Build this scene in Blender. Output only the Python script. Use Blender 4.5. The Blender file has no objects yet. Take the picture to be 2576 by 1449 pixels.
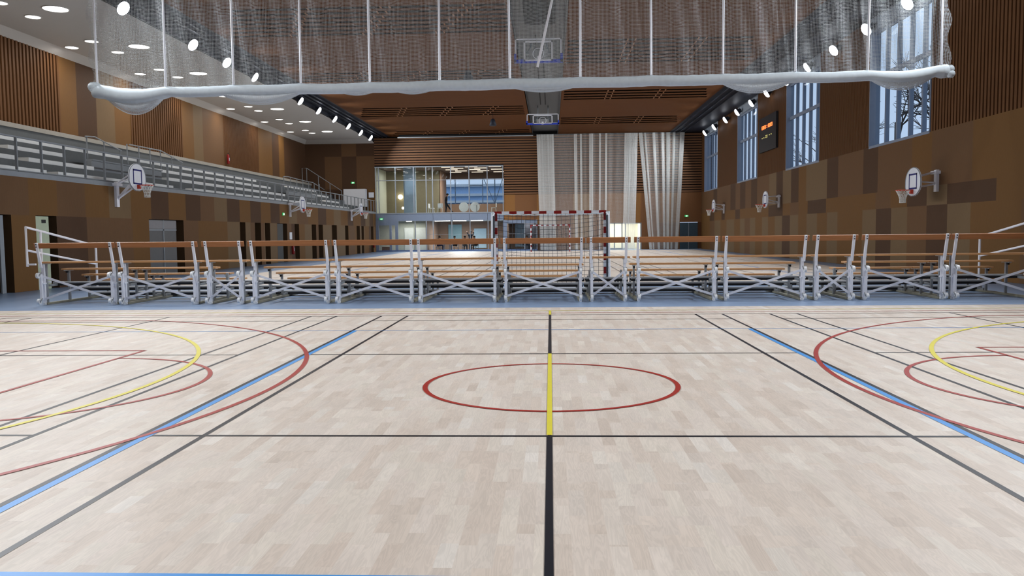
import bpy, bmesh, math, random
from mathutils import Vector, Matrix
random.seed(7)
S = bpy.context.scene
COL = S.collection
# ------------------------------------------------------------------ camera
YAW, PITCH, ROLL, H = -0.0477, -0.0680, -0.0107, 1.56
cf = Vector((math.sin(YAW)*math.cos(PITCH), math.cos(YAW)*math.cos(PITCH), math.sin(PITCH)))
cr = cf.cross(Vector((0, 0, 1))).normalized(); cu = cr.cross(cf)
cr2 = math.cos(ROLL)*cr + math.sin(ROLL)*cu; cu2 = -math.sin(ROLL)*cr + math.cos(ROLL)*cu
cam = bpy.data.cameras.new('camera'); camo = bpy.data.objects.new('camera', cam); COL.objects.link(camo)
mw = Matrix((cr2, cu2, -cf)).transposed().to_4x4(); mw.translation = (0, 0, H)
camo.matrix_world = mw
cam.sensor_width = 36; cam.lens = 2046.27/2576*36; cam.clip_end = 400
S.camera = camo
# ------------------------------------------------------------------ view, world
S.view_settings.view_transform = 'Standard'; S.view_settings.look = 'None'
S.view_settings.exposure = 0.0; S.view_settings.gamma = 1; S.view_settings.use_curve_mapping = False
W = bpy.data.worlds.new('world'); S.world = W; W.use_nodes = True
bg = W.node_tree.nodes['Background']; bg.inputs[0].default_value = (0.42, 0.52, 0.68, 1); bg.inputs[1].default_value = 1.35
LAMP_POWER = 214.0      # floodlights along both edges of the hall
DISC_POWER = 36.0       # round recessed lights above the gallery
# ------------------------------------------------------------------ materials
def lin(c):
    return tuple(((x/255)/12.92 if x/255 <= .04045 else ((x/255+.055)/1.055)**2.4) for x in c) + (1,)
MC = {}
def M(name, rgb, rough=.6, metal=0.0, var=.05, scale=6.0, stretch=(1, 1, 1), spec=.4, bump=0.0):
    if name in MC: return MC[name]
    m = bpy.data.materials.new(name); m.use_nodes = True; nt = m.node_tree; N = nt.nodes; L = nt.links
    b = N['Principled BSDF']; b.inputs['Roughness'].default_value = rough; b.inputs['Metallic'].default_value = metal
    b.inputs['Specular IOR Level'].default_value = spec
    tc = N.new('ShaderNodeTexCoord'); mp = N.new('ShaderNodeMapping'); mp.inputs['Scale'].default_value = stretch
    no = N.new('ShaderNodeTexNoise'); no.inputs['Scale'].default_value = scale; no.inputs['Detail'].default_value = 3
    L.new(tc.outputs['Object'], mp.inputs[0]); L.new(mp.outputs[0], no.inputs['Vector'])
    mx = N.new('ShaderNodeMix'); mx.data_type = 'RGBA'; c = lin(rgb)
    mx.inputs[6].default_value = tuple(v*(1-var*2) for v in c[:3])+(1,); mx.inputs[7].default_value = tuple(min(1, v*(1+var*2)) for v in c[:3])+(1,)
    L.new(no.outputs['Fac'], mx.inputs[0]); L.new(mx.outputs[2], b.inputs['Base Color'])
    if bump:
        bp = N.new('ShaderNodeBump'); bp.inputs['Strength'].default_value = bump; L.new(no.outputs['Fac'], bp.inputs['Height']); L.new(bp.outputs[0], b.inputs['Normal'])
    MC[name] = m; return m
def EM(name, rgb, strength):
    if name in MC: return MC[name]
    m = bpy.data.materials.new(name); m.use_nodes = True; nt = m.node_tree
    b = nt.nodes['Principled BSDF']; b.inputs['Base Color'].default_value = lin(rgb); b.inputs['Emission Color'].default_value = lin(rgb); b.inputs['Emission Strength'].default_value = strength
    MC[name] = m; return m
def GLASS(name, tint=(235, 243, 248), refl=.10):
    m = bpy.data.materials.new(name); m.use_nodes = True; nt = m.node_tree; N = nt.nodes; L = nt.links
    N.remove(N['Principled BSDF']); out = N['Material Output']
    tr = N.new('ShaderNodeBsdfTransparent'); tr.inputs[0].default_value = lin(tint)
    gl = N.new('ShaderNodeBsdfGlossy'); gl.inputs['Roughness'].default_value = .01
    fr = N.new('ShaderNodeLayerWeight'); fr.inputs['Blend'].default_value = refl
    mx = N.new('ShaderNodeMixShader'); L.new(fr.outputs['Fresnel'], mx.inputs[0]); L.new(tr.outputs[0], mx.inputs[1]); L.new(gl.outputs[0], mx.inputs[2]); L.new(mx.outputs[0], out.inputs[0])
    MC[name] = m; return m
def NET(name, rgb, pitch, thread, rough=.7, wave=0.0):
    """woven netting: square openings cut out of a thin cloth, laid out in UV metres"""
    m = bpy.data.materials.new(name); m.use_nodes = True; nt = m.node_tree; N = nt.nodes; L = nt.links
    b = N['Principled BSDF']; b.inputs['Base Color'].default_value = lin(rgb); b.inputs['Roughness'].default_value = rough
    uv = N.new('ShaderNodeTexCoord'); sp = N.new('ShaderNodeSeparateXYZ'); L.new(uv.outputs['UV'], sp.inputs[0])
    def band(sock, add=None):
        if add is not None:
            a = N.new('ShaderNodeMath'); a.operation = 'ADD'; L.new(sock, a.inputs[0]); L.new(add, a.inputs[1]); sock = a.outputs[0]
        mo = N.new('ShaderNodeMath'); mo.operation = 'PINGPONG'; L.new(sock, mo.inputs[0]); mo.inputs[1].default_value = pitch/2
        lt = N.new('ShaderNodeMath'); lt.operation = 'LESS_THAN'; L.new(mo.outputs[0], lt.inputs[0]); lt.inputs[1].default_value = thread/2
        return lt.outputs[0]
    add = None
    if wave:
        no = N.new('ShaderNodeTexNoise'); no.noise_dimensions = '2D'; no.inputs['Scale'].default_value = 1.6; L.new(uv.outputs['UV'], no.inputs['Vector'])
        k = N.new('ShaderNodeMath'); k.operation = 'MULTIPLY'; k.inputs[1].default_value = wave; L.new(no.outputs['Fac'], k.inputs[0]); add = k.outputs[0]
    mxx = N.new('ShaderNodeMath'); mxx.operation = 'MAXIMUM'; L.new(band(sp.outputs[0]), mxx.inputs[0]); L.new(band(sp.outputs[1], add), mxx.inputs[1])
    L.new(mxx.outputs[0], b.inputs['Alpha'])
    MC[name] = m; return m

def floor_wood():
    m = bpy.data.materials.new('court_vinyl_wood'); m.use_nodes = True; nt = m.node_tree; N = nt.nodes; L = nt.links
    b = N['Principled BSDF']; b.inputs['Roughness'].default_value = .42; b.inputs['Specular IOR Level'].default_value = .28
    tc = N.new('ShaderNodeTexCoord'); mp = N.new('ShaderNodeMapping'); mp.inputs['Rotation'].default_value = (0, 0, math.pi/2)
    L.new(tc.outputs['Object'], mp.inputs[0])
    br = N.new('ShaderNodeTexBrick'); L.new(mp.outputs[0], br.inputs['Vector'])
    br.inputs['Scale'].default_value = 1; br.inputs['Brick Width'].default_value = .44; br.inputs['Row Height'].default_value = .094
    br.inputs['Mortar Size'].default_value = .0007; br.inputs['Mortar Smooth'].default_value = .3; br.offset = .37; br.offset_frequency = 2
    br.inputs['Color1'].default_value = (0, 0, 0, 1); br.inputs['Color2'].default_value = (1, 1, 1, 1); br.inputs['Mortar'].default_value = (.35, .35, .35, 1)
    # a second, longer board rhythm so that joints do not line up
    br2 = N.new('ShaderNodeTexBrick'); L.new(mp.outputs[0], br2.inputs['Vector'])
    br2.inputs['Scale'].default_value = 1; br2.inputs['Brick Width'].default_value = .71; br2.inputs['Row Height'].default_value = .094; br2.inputs['Mortar Size'].default_value = 0; br2.offset = .61; br2.offset_frequency = 3
    br2.inputs['Color1'].default_value = (0, 0, 0, 1); br2.inputs['Color2'].default_value = (1, 1, 1, 1)
    av = N.new('ShaderNodeMix'); av.data_type = 'RGBA'; av.inputs[0].default_value = .4; L.new(br.outputs['Color'], av.inputs[6]); L.new(br2.outputs['Color'], av.inputs[7])
    cr = N.new('ShaderNodeValToRGB'); e = cr.color_ramp.elements; e[0].position = .05; e[0].color = lin((212, 196, 182)); e[1].position = .95; e[1].color = lin((228, 219, 209))
    for p, c in ((.3, (216, 201, 187)), (.55, (221, 208, 196)), (.75, (223, 211, 197))):
        x = cr.color_ramp.elements.new(p); x.color = lin(c)
    L.new(av.outputs[2], cr.inputs[0])
    # grain: distorted bands running along the boards, shifted board by board
    sh = N.new('ShaderNodeVectorMath'); sh.operation = 'MULTIPLY_ADD'; L.new(av.outputs[2], sh.inputs[0]); sh.inputs[1].default_value = (7.3, 11.1, 3.7); L.new(tc.outputs['Object'], sh.inputs[2])
    m2 = N.new('ShaderNodeMapping'); m2.inputs['Scale'].default_value = (11, 1.1, 1); L.new(sh.outputs[0], m2.inputs[0])
    no = N.new('ShaderNodeTexNoise'); no.inputs['Scale'].default_value = 1.3; no.inputs['Detail'].default_value = 4; no.inputs['Distortion'].default_value = 1.6; L.new(m2.outputs[0], no.inputs['Vector'])
    wv = N.new('ShaderNodeMath'); wv.operation = 'MULTIPLY'; wv.inputs[1].default_value = 46; L.new(no.outputs['Fac'], wv.inputs[0])
    sn = N.new('ShaderNodeMath'); sn.operation = 'SINE'; L.new(wv.outputs[0], sn.inputs[0])
    rg = N.new('ShaderNodeMapRange'); L.new(sn.outputs[0], rg.inputs[0]); rg.inputs[1].default_value = -1; rg.inputs[2].default_value = 1; rg.inputs[3].default_value = .92; rg.inputs[4].default_value = 1.02
    mu = N.new('ShaderNodeMix'); mu.data_type = 'RGBA'; mu.blend_type = 'MULTIPLY'; mu.inputs[0].default_value = 1
    L.new(cr.outputs[0], mu.inputs[6]); L.new(rg.outputs[0], mu.inputs[7])
    n3 = N.new('ShaderNodeTexNoise'); n3.inputs['Scale'].default_value = .9; n3.inputs['Detail'].default_value = 4; m3 = N.new('ShaderNodeMapping'); m3.inputs['Scale'].default_value = (4, 1, 1); L.new(sh.outputs[0], m3.inputs[0]); L.new(m3.outputs[0], n3.inputs['Vector'])
    r3 = N.new('ShaderNodeMapRange'); L.new(n3.outputs['Fac'], r3.inputs[0]); r3.inputs[1].default_value = .3; r3.inputs[2].default_value = .7; r3.inputs[3].default_value = .90; r3.inputs[4].default_value = 1.05
    mv = N.new('ShaderNodeMix'); mv.data_type = 'RGBA'; mv.blend_type = 'MULTIPLY'; mv.inputs[0].default_value = 1; L.new(mu.outputs[2], mv.inputs[6]); L.new(r3.outputs[0], mv.inputs[7])
    L.new(mv.outputs[2], b.inputs['Base Color'])
    return m

def ceiling_wood():
    """thin ribbed timber boards running across the hall"""
    m = bpy.data.materials.new('ribbed_ceiling_wood'); m.use_nodes = True; nt = m.node_tree; N = nt.nodes; L = nt.links
    b = N['Principled BSDF']; b.inputs['Roughness'].default_value = .7; b.inputs['Specular IOR Level'].default_value = .08
    tc = N.new('ShaderNodeTexCoord'); wa = N.new('ShaderNodeTexWave'); wa.bands_direction = 'Y'; wa.inputs['Scale'].default_value = 2.2; wa.inputs['Distortion'].default_value = .15
    L.new(tc.outputs['Object'], wa.inputs['Vector'])
    mp = N.new('ShaderNodeMapping'); mp.inputs['Scale'].default_value = (.3, 3, 1); no = N.new('ShaderNodeTexNoise'); no.inputs['Scale'].default_value = 1.5; L.new(tc.outputs['Object'], mp.inputs[0]); L.new(mp.outputs[0], no.inputs[0])
    ad = N.new('ShaderNodeMix'); ad.inputs[0].default_value = .6; L.new(wa.outputs['Fac'], ad.inputs[2]); L.new(no.outputs['Fac'], ad.inputs[3])
    cr = N.new('ShaderNodeValToRGB'); cr.color_ramp.elements[0].color = lin((82, 50, 27)); cr.color_ramp.elements[1].color = lin((106, 67, 37)); L.new(ad.outputs[0], cr.inputs[0]); L.new(cr.outputs[0], b.inputs['Base Color'])
    bp = N.new('ShaderNodeBump'); bp.inputs['Strength'].default_value = .25; L.new(wa.outputs['Fac'], bp.inputs['Height']); L.new(bp.outputs[0], b.inputs['Normal'])
    return m
WOODF = floor_wood(); CEILW = ceiling_wood()
BLUEF = M('blue_grey_vinyl', (134, 156, 186), .36, var=.03, scale=2)
L_BLACK = M('line_black', (32, 33, 40), .35, var=.03); L_BLUE = M('line_blue', (72, 152, 224), .35, var=.03)
L_RED = M('line_red', (166, 46, 36), .35, var=.03); L_YEL = M('line_yellow', (228, 214, 70), .35, var=.03)
GR = (8, 8, 1.2)
P_O = M('panel_ochre', (108, 77, 43), .6, spec=.15, var=.05, scale=4, stretch=GR); P_M = M('panel_mid_brown', (102, 75, 51), .6, spec=.15, var=.05, scale=4, stretch=GR)
P_D = M('panel_dark_brown', (78, 56, 40), .6, spec=.15, var=.05, scale=4, stretch=GR); P_G = M('panel_greige', (112, 91, 66), .6, spec=.15, var=.05, scale=4, stretch=GR)
P_S = M('slat_wood', (98, 66, 40), .6, spec=.15, var=.07, scale=4, stretch=GR); BACK = M('slat_backing', (34, 22, 16), .8)
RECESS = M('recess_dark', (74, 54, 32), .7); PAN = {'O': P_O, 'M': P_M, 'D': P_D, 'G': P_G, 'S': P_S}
WHITEC = M('ceiling_white', (202, 200, 198), .6, var=.015, scale=1); DARKM = M('dark_metal_ceiling', (40, 44, 54), .5, 0, var=.05, spec=.2)
DUCT = M('dark_channel', (78, 80, 82), .5, var=.05); BLACKM = M('black_void', (14, 14, 16), .8)
STEELW = M('white_steel', (238, 240, 248), .35, var=.02); GALV = M('galvanised_steel', (168, 172, 176), .4, .5); GREY = M('grey_paint', (134, 140, 146), .45)
BENCHW = M('bench_wood', (196, 146, 98), .42, var=.12, scale=3, stretch=(.6, 6, 6)); BACKR = M('backrest_wood', (164, 106, 62), .4, var=.14, scale=3, stretch=(.6, 6, 6))
RUBBER = M('black_rubber', (26, 26, 28), .6); WHEEL = M('white_wheel', (232, 234, 236), .35); DIRTY = M('base_rail_grey', (150, 146, 128), .5, var=.1)
FRAMEA = M('aluminium_frame', (158, 166, 176), .4, .4); SPAND = M('spandrel_grey', (126, 138, 158), .4, var=.03)
REDP = M('red_paint', (132, 24, 26), .35); ORANGE = M('rim_red', (206, 66, 40), .4); NAVY = M('navy_paint', (28, 34, 110), .45); WHITEP = M('board_white', (222, 226, 234), .4, var=.015)
GBENCH = M('gallery_bench_white', (238, 240, 240), .45, var=.03); GTREAD = M('gallery_concrete', (98, 102, 104), .7, var=.05); GLEDGE = M('gallery_ledge', (158, 154, 146), .6)
LENS = EM('lamp_lens', (240, 245, 255), 7); DISC = EM('disc_light', (255, 250, 242), 5.0); STRIP = EM('strip_light', (255, 250, 240), 9.0); DIMSTRIP = EM('dim_strip_light', (255, 236, 214), 1.2)
GL = GLASS('window_glass'); GLF = GLASS('facade_glass', (228, 236, 240), .22); CLOTHD = M('dark_cloth', (26, 28, 38), .85, var=.1); SKIN = M('skin', (176, 126, 100), .6)

# ------------------------------------------------------------------ mesh builder
class MB:
    def __init__(s): s.v = []; s.f = []; s.m = []; s.mats = []; s.uv = {}
    def mi(s, mat):
        if mat not in s.mats: s.mats.append(mat)
        return s.mats.index(mat)
    def quad(s, pts, mat):
        n = len(s.v); s.v += [tuple(p) for p in pts]; s.f.append(tuple(range(n, n+len(pts)))); s.m.append(s.mi(mat)); return s
    def box(s, x0, x1, y0, y1, z0, z1, mat):
        n = len(s.v); s.v += [(x, y, z) for z in (z0, z1) for y in (y0, y1) for x in (x0, x1)]
        for f in ((0, 2, 3, 1), (4, 5, 7, 6), (0, 1, 5, 4), (2, 6, 7, 3), (0, 4, 6, 2), (1, 3, 7, 5)):
            s.f.append(tuple(n+i for i in f)); s.m.append(s.mi(mat))
        return s
    def bar(s, a, b, w, h, mat, up=(0, 0, 1)):
        """rectangular bar from a to b"""
        a = Vector(a); b = Vector(b); d = (b-a).normalized(); u = Vector(up)
        if abs(d.dot(u)) > .98: u = Vector((0, 1, 0))
        r = d.cross(u).normalized(); u = r.cross(d); n = len(s.v)
        for p in (a, b):
            for i, j in ((-1, -1), (1, -1), (1, 1), (-1, 1)): s.v.append(tuple(p + r*i*w/2 + u*j*h/2))
        for f in ((3, 2, 1, 0), (4, 5, 6, 7), (0, 1, 5, 4), (1, 2, 6, 5), (2, 3, 7, 6), (3, 0, 4, 7)):
            s.f.append(tuple(n+i for i in f)); s.m.append(s.mi(mat))
        return s
    def tube(s, pts, r, mat, n=8, closed=False, caps=True):
        pts = [Vector(p) for p in pts]; k = len(pts); base = len(s.v); rr = r if isinstance(r, (list, tuple)) else [r]*k
        ref = None
        for i, p in enumerate(pts):
            if closed: d = pts[(i+1) % k]-pts[i-1]
            else: d = (pts[min(i+1, k-1)]-pts[max(i-1, 0)])
            d.normalize()
            if ref is None: ref = Vector((0, 0, 1)) if abs(d.z) < .9 else Vector((1, 0, 0))
            u = (ref - d*ref.dot(d)).normalized(); w = d.cross(u); ref = u
            for j in range(n):
                t = 2*math.pi*j/n; s.v.append(tuple(p+u*math.cos(t)*rr[i]+w*math.sin(t)*rr[i]))
        mi = s.mi(mat); seg = k if closed else k-1
        for i in range(seg):
            for j in range(n):
                a = base+i*n+j; b = base+i*n+(j+1) % n; c = base+((i+1) % k)*n+(j+1) % n; d = base+((i+1) % k)*n+j
                s.f.append((a, b, c, d)); s.m.append(mi)
        if caps and not closed:
            s.f.append(tuple(base+j for j in range(n))[::-1]); s.m.append(mi)
            s.f.append(tuple(base+(k-1)*n+j for j in range(n))); s.m.append(mi)
        return s
    def cyl(s, a, b, r, mat, n=16, r2=None): return s.tube([a, b], [r, r if r2 is None else r2], mat, n)
    def ball(s, c, r, mat, sx=1, sy=1, sz=1, n=10):
        c = Vector(c); pts = []; rs = []
        base = len(s.v); mi = s.mi(mat)
        for i in range(1, n):
            th = math.pi*i/n
            for j in range(n*2):
                ph = math.pi*j/n; s.v.append((c.x+r*sx*math.sin(th)*math.cos(ph), c.y+r*sy*math.sin(th)*math.sin(ph), c.z+r*sz*math.cos(th)))
        w = n*2
        for i in range(n-2):
            for j in range(w): s.f.append((base+i*w+j, base+(i+1)*w+j, base+(i+1)*w+(j+1) % w, base+i*w+(j+1) % w)); s.m.append(mi)
        s.f.append(tuple(base+j for j in range(w))[::-1]); s.m.append(mi)
        s.f.append(tuple(base+(n-2)*w+j for j in range(w))); s.m.append(mi)
        return s
    def grid(s, fn, nu, nv, mat, uvfn=None):
        base = len(s.v); mi = s.mi(mat)
        for j in range(nv+1):
            for i in range(nu+1): s.v.append(tuple(fn(i/nu, j/nv)))
        for j in range(nv):
            for i in range(nu):
                a = base+j*(nu+1)+i; s.f.append((a, a+1, a+nu+2, a+nu+1)); s.m.append(mi)
        if uvfn:
            for j in range(nv+1):
                for i in range(nu+1): s.uv[base+j*(nu+1)+i] = uvfn(i/nu, j/nv)
        return s
    def build(s, name, parent=None, smooth=False, origin=None):
        me = bpy.data.meshes.new(name); o3 = Vector(origin) if origin else Vector((0, 0, 0))
        me.from_pydata([tuple(Vector(p)-o3) for p in s.v], [], s.f)
        for m in s.mats: me.materials.append(m)
        me.polygons.foreach_set('material_index', s.m)
        if smooth: me.polygons.foreach_set('use_smooth', [True]*len(s.f))
        if s.uv:
            ul = me.uv_layers.new(name='UVMap')
            for lp in me.loops: ul.data[lp.index].uv = s.uv.get(lp.vertex_index, (0, 0))
        me.update(); o = bpy.data.objects.new(name, me); COL.objects.link(o); o.location = o3
        if parent: o.parent = parent
        return o
def tag(o, label, cat, group=None, kind=None):
    o['label'] = label; o['category'] = cat
    if group: o['group'] = group
    if kind: o['kind'] = kind
    return o
def struct(o, label=None): 
    o['kind'] = 'structure'
    if label: o['label'] = label
    return o
def empty(name, loc=(0, 0, 0), rz=0):
    o = bpy.data.objects.new(name, None); COL.objects.link(o); o.location = loc; o.rotation_euler = (0, 0, rz); o.empty_display_size = .2; return o
CARD = ['', 'first', 'second', 'third', 'fourth', 'fifth', 'sixth', 'seventh', 'eighth', 'ninth', 'tenth', 'eleventh', 'twelfth', 'thirteenth', 'fourteenth', 'fifteenth']
def dup(root, loc=None, rz=None):
    r = root.copy(); COL.objects.link(r)
    if loc is not None: r.location = loc
    if rz is not None: r.rotation_euler = (0, 0, rz)
    for ch in list(root.children):
        c = ch.copy(); COL.objects.link(c); c.parent = r
        for g in list(ch.children):
            d = g.copy(); COL.objects.link(d); d.parent = c
    return r

XL, XR, YF, YB, ZC, ZW = -15.3, 13.0, 71.0, -6.0, 10.0, 9.7
XG = -21.4
# ------------------------------------------------------------------ floor with its markings
f = MB()
f.quad([(XL-1.2, YB, -.004), (XR+.6, YB, -.004), (XR+.6, YF+12, -.004), (XL-1.2, YF+12, -.004)], BLUEF)
f.quad([(-14.2, YB+1, 0), (XR-1.1, YB+1, 0), (XR-1.1, 16.86, 0), (-14.2, 16.86, 0)], WOODF)
f.quad([(-12.1, 25.3, 0), (11.9, 25.3, 0), (11.9, 68.2, 0), (-12.1, 68.2, 0)], WOODF)
def ln_y(x, y0, y1, w, mat, z): f.quad([(x-w/2, y0, z), (x+w/2, y0, z), (x+w/2, y1, z), (x-w/2, y1, z)], mat)
def ln_x(y, x0, x1, w, mat, z): f.quad([(x0, y-w/2, z), (x1, y-w/2, z), (x1, y+w/2, z), (x0, y+w/2, z)], mat)
def arc(cx, cy, r, a0, a1, w, mat, z, n=64):
    for i in range(n):
        t0 = math.radians(a0+(a1-a0)*i/n); t1 = math.radians(a0+(a1-a0)*(i+1)/n)
        f.quad([(cx+(r-w/2)*math.cos(t0), cy+(r-w/2)*math.sin(t0), z), (cx+(r+w/2)*math.cos(t0), cy+(r+w/2)*math.sin(t0), z),
                (cx+(r+w/2)*math.cos(t1), cy+(r+w/2)*math.sin(t1), z), (cx+(r-w/2)*math.cos(t1), cy+(r-w/2)*math.sin(t1), z)], mat)
BW = .045
for x in (-2.72, -3.225, -4.09, -4.585, -7.35, 2.70, 3.20, 4.07, 4.57, 7.34): ln_y(x, 1.3, 15.32, BW, L_BLACK, .0016)
for x in (-10.1, 10.1): ln_y(x, 1.3, 15.32, BW, L_BLACK, .0016)
for x in (-10.62, 10.6): ln_y(x, 1.3, 15.32, BW, L_BLACK, .0016)
for y in (6.15, 10.39, 14.47, 2.07):
    for x0, x1 in ((-3.2, 3.2), (-10.6, -4.09), (4.07, 10.6)): ln_x(y, x0, x1, .043, L_BLACK, .002)
ln_x(15.31, -10.6, 10.6, .043, L_BLACK, .002)
ln_x(3.56, -9, 9, .06, L_BLUE, .0026); ln_x(12.98, -12.4, 11.9, .03, L_BLUE, .0026)
ln_y(-3.165, 3.56, 12.98, .062, L_BLUE, .0028); ln_y(3.14, 3.56, 12.98, .062, L_BLUE, .0028)
ln_x(15.68, -12.1, 11.9, .038, L_RED, .0024); ln_x(16.12, -12.1, 11.9, .035, L_YEL, .0024)
ln_y(-.018, 1.3, 6.15, .044, L_BLACK, .0034); ln_y(-.018, 6.17, 10.38, .044, L_YEL, .0054); ln_y(-.018, 10.41, 15.32, .044, L_BLACK, .0034); ln_y(-.018, 15.35, 16.15, .044, L_YEL, .0054)
arc(-.008, 8.29, 1.285, 0, 360, .05, L_RED, .0046, 96)
for sg, cx in ((1, -9.62), (-1, 9.78)):
    a0, a1 = (-72, 72) if sg > 0 else (108, 252)
    arc(cx, 8.28, 6.77, a0, a1, .055, L_RED, .0044)
    xe = cx+sg*6.77*math.cos(math.radians(72)); ye = 6.77*math.sin(math.radians(72))
    for s2 in (1, -1): ln_x(8.28+s2*ye, min(xe, sg*-12.2), max(xe, sg*-12.2), .05, L_RED, .0042)
    arc(cx-sg*.8, 8.2, 6.19, *((-88, 88) if sg > 0 else (92, 268)), .055, L_YEL, .005)
    xk = -5.56*sg
    arc(xk, 8.28, 1.83, *((-90, 90) if sg > 0 else (90, 270)), .05, L_RED, .0043)
    ln_y(xk, 5.76, 10.83, .05, L_RED, .0043)
    for yk in (5.78, 10.81): ln_x(yk, min(xk, sg*-12), max(xk, sg*-12), .05, L_RED, .0043)
# second court beyond the bleachers
for x in (-2.72, -3.225, -4.09, -4.585, -7.35, -10.1, 2.70, 3.20, 4.07, 4.57, 7.34, 10.1): ln_y(x, 27.2, 66.4, .036, L_BLACK, .003)
for y in (35.2, 46.5, 66.4): ln_x(y, -10.1, 10.1, .04, L_BLACK, .004)
for x in (-8.6, 8.6): ln_y(x, 26, 67, .06, L_BLUE, .0034)
ln_x(26.2, -11, 11, .06, L_RED, .004)
for yc, a in ((26.2, (20, 160)), (65, (200, 340))): arc(0, yc, 7.0, a[0], a[1], .06, L_RED, .0046); arc(0, yc, 10, a[0], a[1], .06, L_BLUE, .005)
floor = struct(f.build('floor'))
g = MB(); g.box(-60, 60, -30, 140, -.5, -.2, M('outside_ground', (90, 96, 90), .9)); struct(g.build('floor_outside'))

# ------------------------------------------------------------------ side walls
def band(mb, seq, x, z0, z1, face=1, skip=()):
    """seq = [y, tone, y, tone, y ...]: panels of one tone each, side by side"""
    for i in range(0, len(seq)-2, 2):
        cuts = [seq[i], seq[i+2]]
        for a, b in skip:
            for e in (a, b):
                if cuts[0] < e < cuts[-1]: cuts.append(e); cuts.sort()
        for a, b in zip(cuts, cuts[1:]):
            c = (a+b)/2
            if any(s0 < c < s1 for s0, s1 in skip): continue
            p = [(x, a, z0), (x, b, z0), (x, b, z1), (x, a, z1)]
            mb.quad(p if face < 0 else p[::-1], PAN[seq[i+1]])
def run(y0, y1, step, tones, rnd):
    out = [y0]; y = y0
    while y < y1-step*.6: y = min(y+step, y1) if y+step < y1-step*.5 else y1; out += [rnd.choice(tones), y]
    return out
rd = random.Random(3)
OPEN = [(21.2, 22.5), (23.6, 24.63), (30.46, 33.4), (39.58, 40.31), (41.63, 42.51), (43.11, 43.91), (45.08, 46.81), (48.21, 49.06), (51.71, 52.69), (53.24, 54.27), (56.57, 57.85), (60.23, 61.19), (63.86, 64.94), (65.49, 66.33), (69.0, 69.94)]
wl = MB()
LB = [22.07, 'M', 23.32, 'O', 24.71, 'M', 26.24, 'O', 27.69, 'G', 29.17, 'O', 30.67, 'D', 32.12, 'O', 33.66, 'D', 35.1, 'M', 36.58, 'G', 38.05, 'D', 39.61, 'O', 41.06, 'D', 42.57, 'O', 44.07, 'D', 45.56, 'O', 47.16, 'G', 48.73, 'M', 51.0, 'O', 53.22, 'D', 55.16, 'O', 57.13, 'G', 59.05, 'O', 61.09, 'D', 62.83, 'O', 65.37, 'D', 66.95, 'G', 68.48, 'D', 69.84, 'O', 71.0]
band(wl, run(YB, 22.07, 1.46, 'MOGD', rd)[:-1]+[22.07]+LB[1:], XL, 2.22, 3.32, 1)
LL = run(YB, 22.5, 1.46, 'OMG', rd)[:-1]+[22.5, 'O', 24.58, 'D', 26.28, 'M', 29.23, 'O', 30.42, 'O', 33.4, 'M', 34.82, 'O', 38.02, 'G', 39.5, 'G', 41.0, 'M', 43.0, 'G', 45.0, 'M', 47.6, 'D', 48.2, 'O', 50.2, 'G', 52.7, 'M', 54.3, 'G', 56.4, 'M', 58, 'G', 60.4, 'O', 61.5, 'M', 63.2, 'O', 65.0, 'G', 66.6, 'O', 68.2, 'D', 69.4, 'O', 71.0]
band(wl, LL, XL, 0, 2.22, 1, OPEN)
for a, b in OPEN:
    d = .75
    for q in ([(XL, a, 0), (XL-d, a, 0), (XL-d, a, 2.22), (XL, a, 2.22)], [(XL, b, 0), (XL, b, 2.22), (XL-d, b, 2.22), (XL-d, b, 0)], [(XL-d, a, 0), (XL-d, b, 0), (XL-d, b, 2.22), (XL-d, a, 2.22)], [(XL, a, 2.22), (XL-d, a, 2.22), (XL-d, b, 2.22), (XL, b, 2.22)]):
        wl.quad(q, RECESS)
wl.box(XL-1.2, XL-.8, YB, YF, 0, 3.3, BACK)
struct(wl.build('wall_left'))
# upper gallery wall with slatted fields
gw = MB()
LU = run(YB, 31.0, 1.5, 'OMG', rd)[:-1]+[28.0, 'S', 35.05, 'O', 36.41, 'D', 37.99, 'G', 39.6, 'O', 41.14, 'S', 46.93, 'O', 48.53, 'G', 49.84, 'M', 53.06, 'S', 59.39, 'O', 62.41, 'D', 63.99, 'O', 65.26, 'D', 71.0]
LU = [v for v in LU if isinstance(v, str) or v <= 28 or v >= 28]
clean = []; 
for i in range(0, len(LU)-1, 2):
    if isinstance(LU[i], (int, float)) and LU[i] < 28: clean += [LU[i], LU[i+1]]
LU = clean + LU[LU.index(28.0):]
SL = [(LU[i], LU[i+2]) for i in range(0, len(LU)-2, 2) if LU[i+1] == 'S']
band(gw, LU, XG, 3.3, 9.55, 1, SL)
for (a, b), pitch in zip(SL, (.225, .25, .15)):
    gw.quad([(XG-.12, a, 3.3), (XG-.12, a, 9.55), (XG-.12, b, 9.55), (XG-.12, b, 3.3)], BACK)
    y = a
    while y < b-.02:
        gw.box(XG-.1, XG+.02, y, y+pitch*.52, 5.9, 9.5, P_S); y += pitch
gw.box(XG-.35, XG-.13, YB, YF, 0, 9.8, BACK)
struct(gw.build('wall_gallery'))
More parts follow.
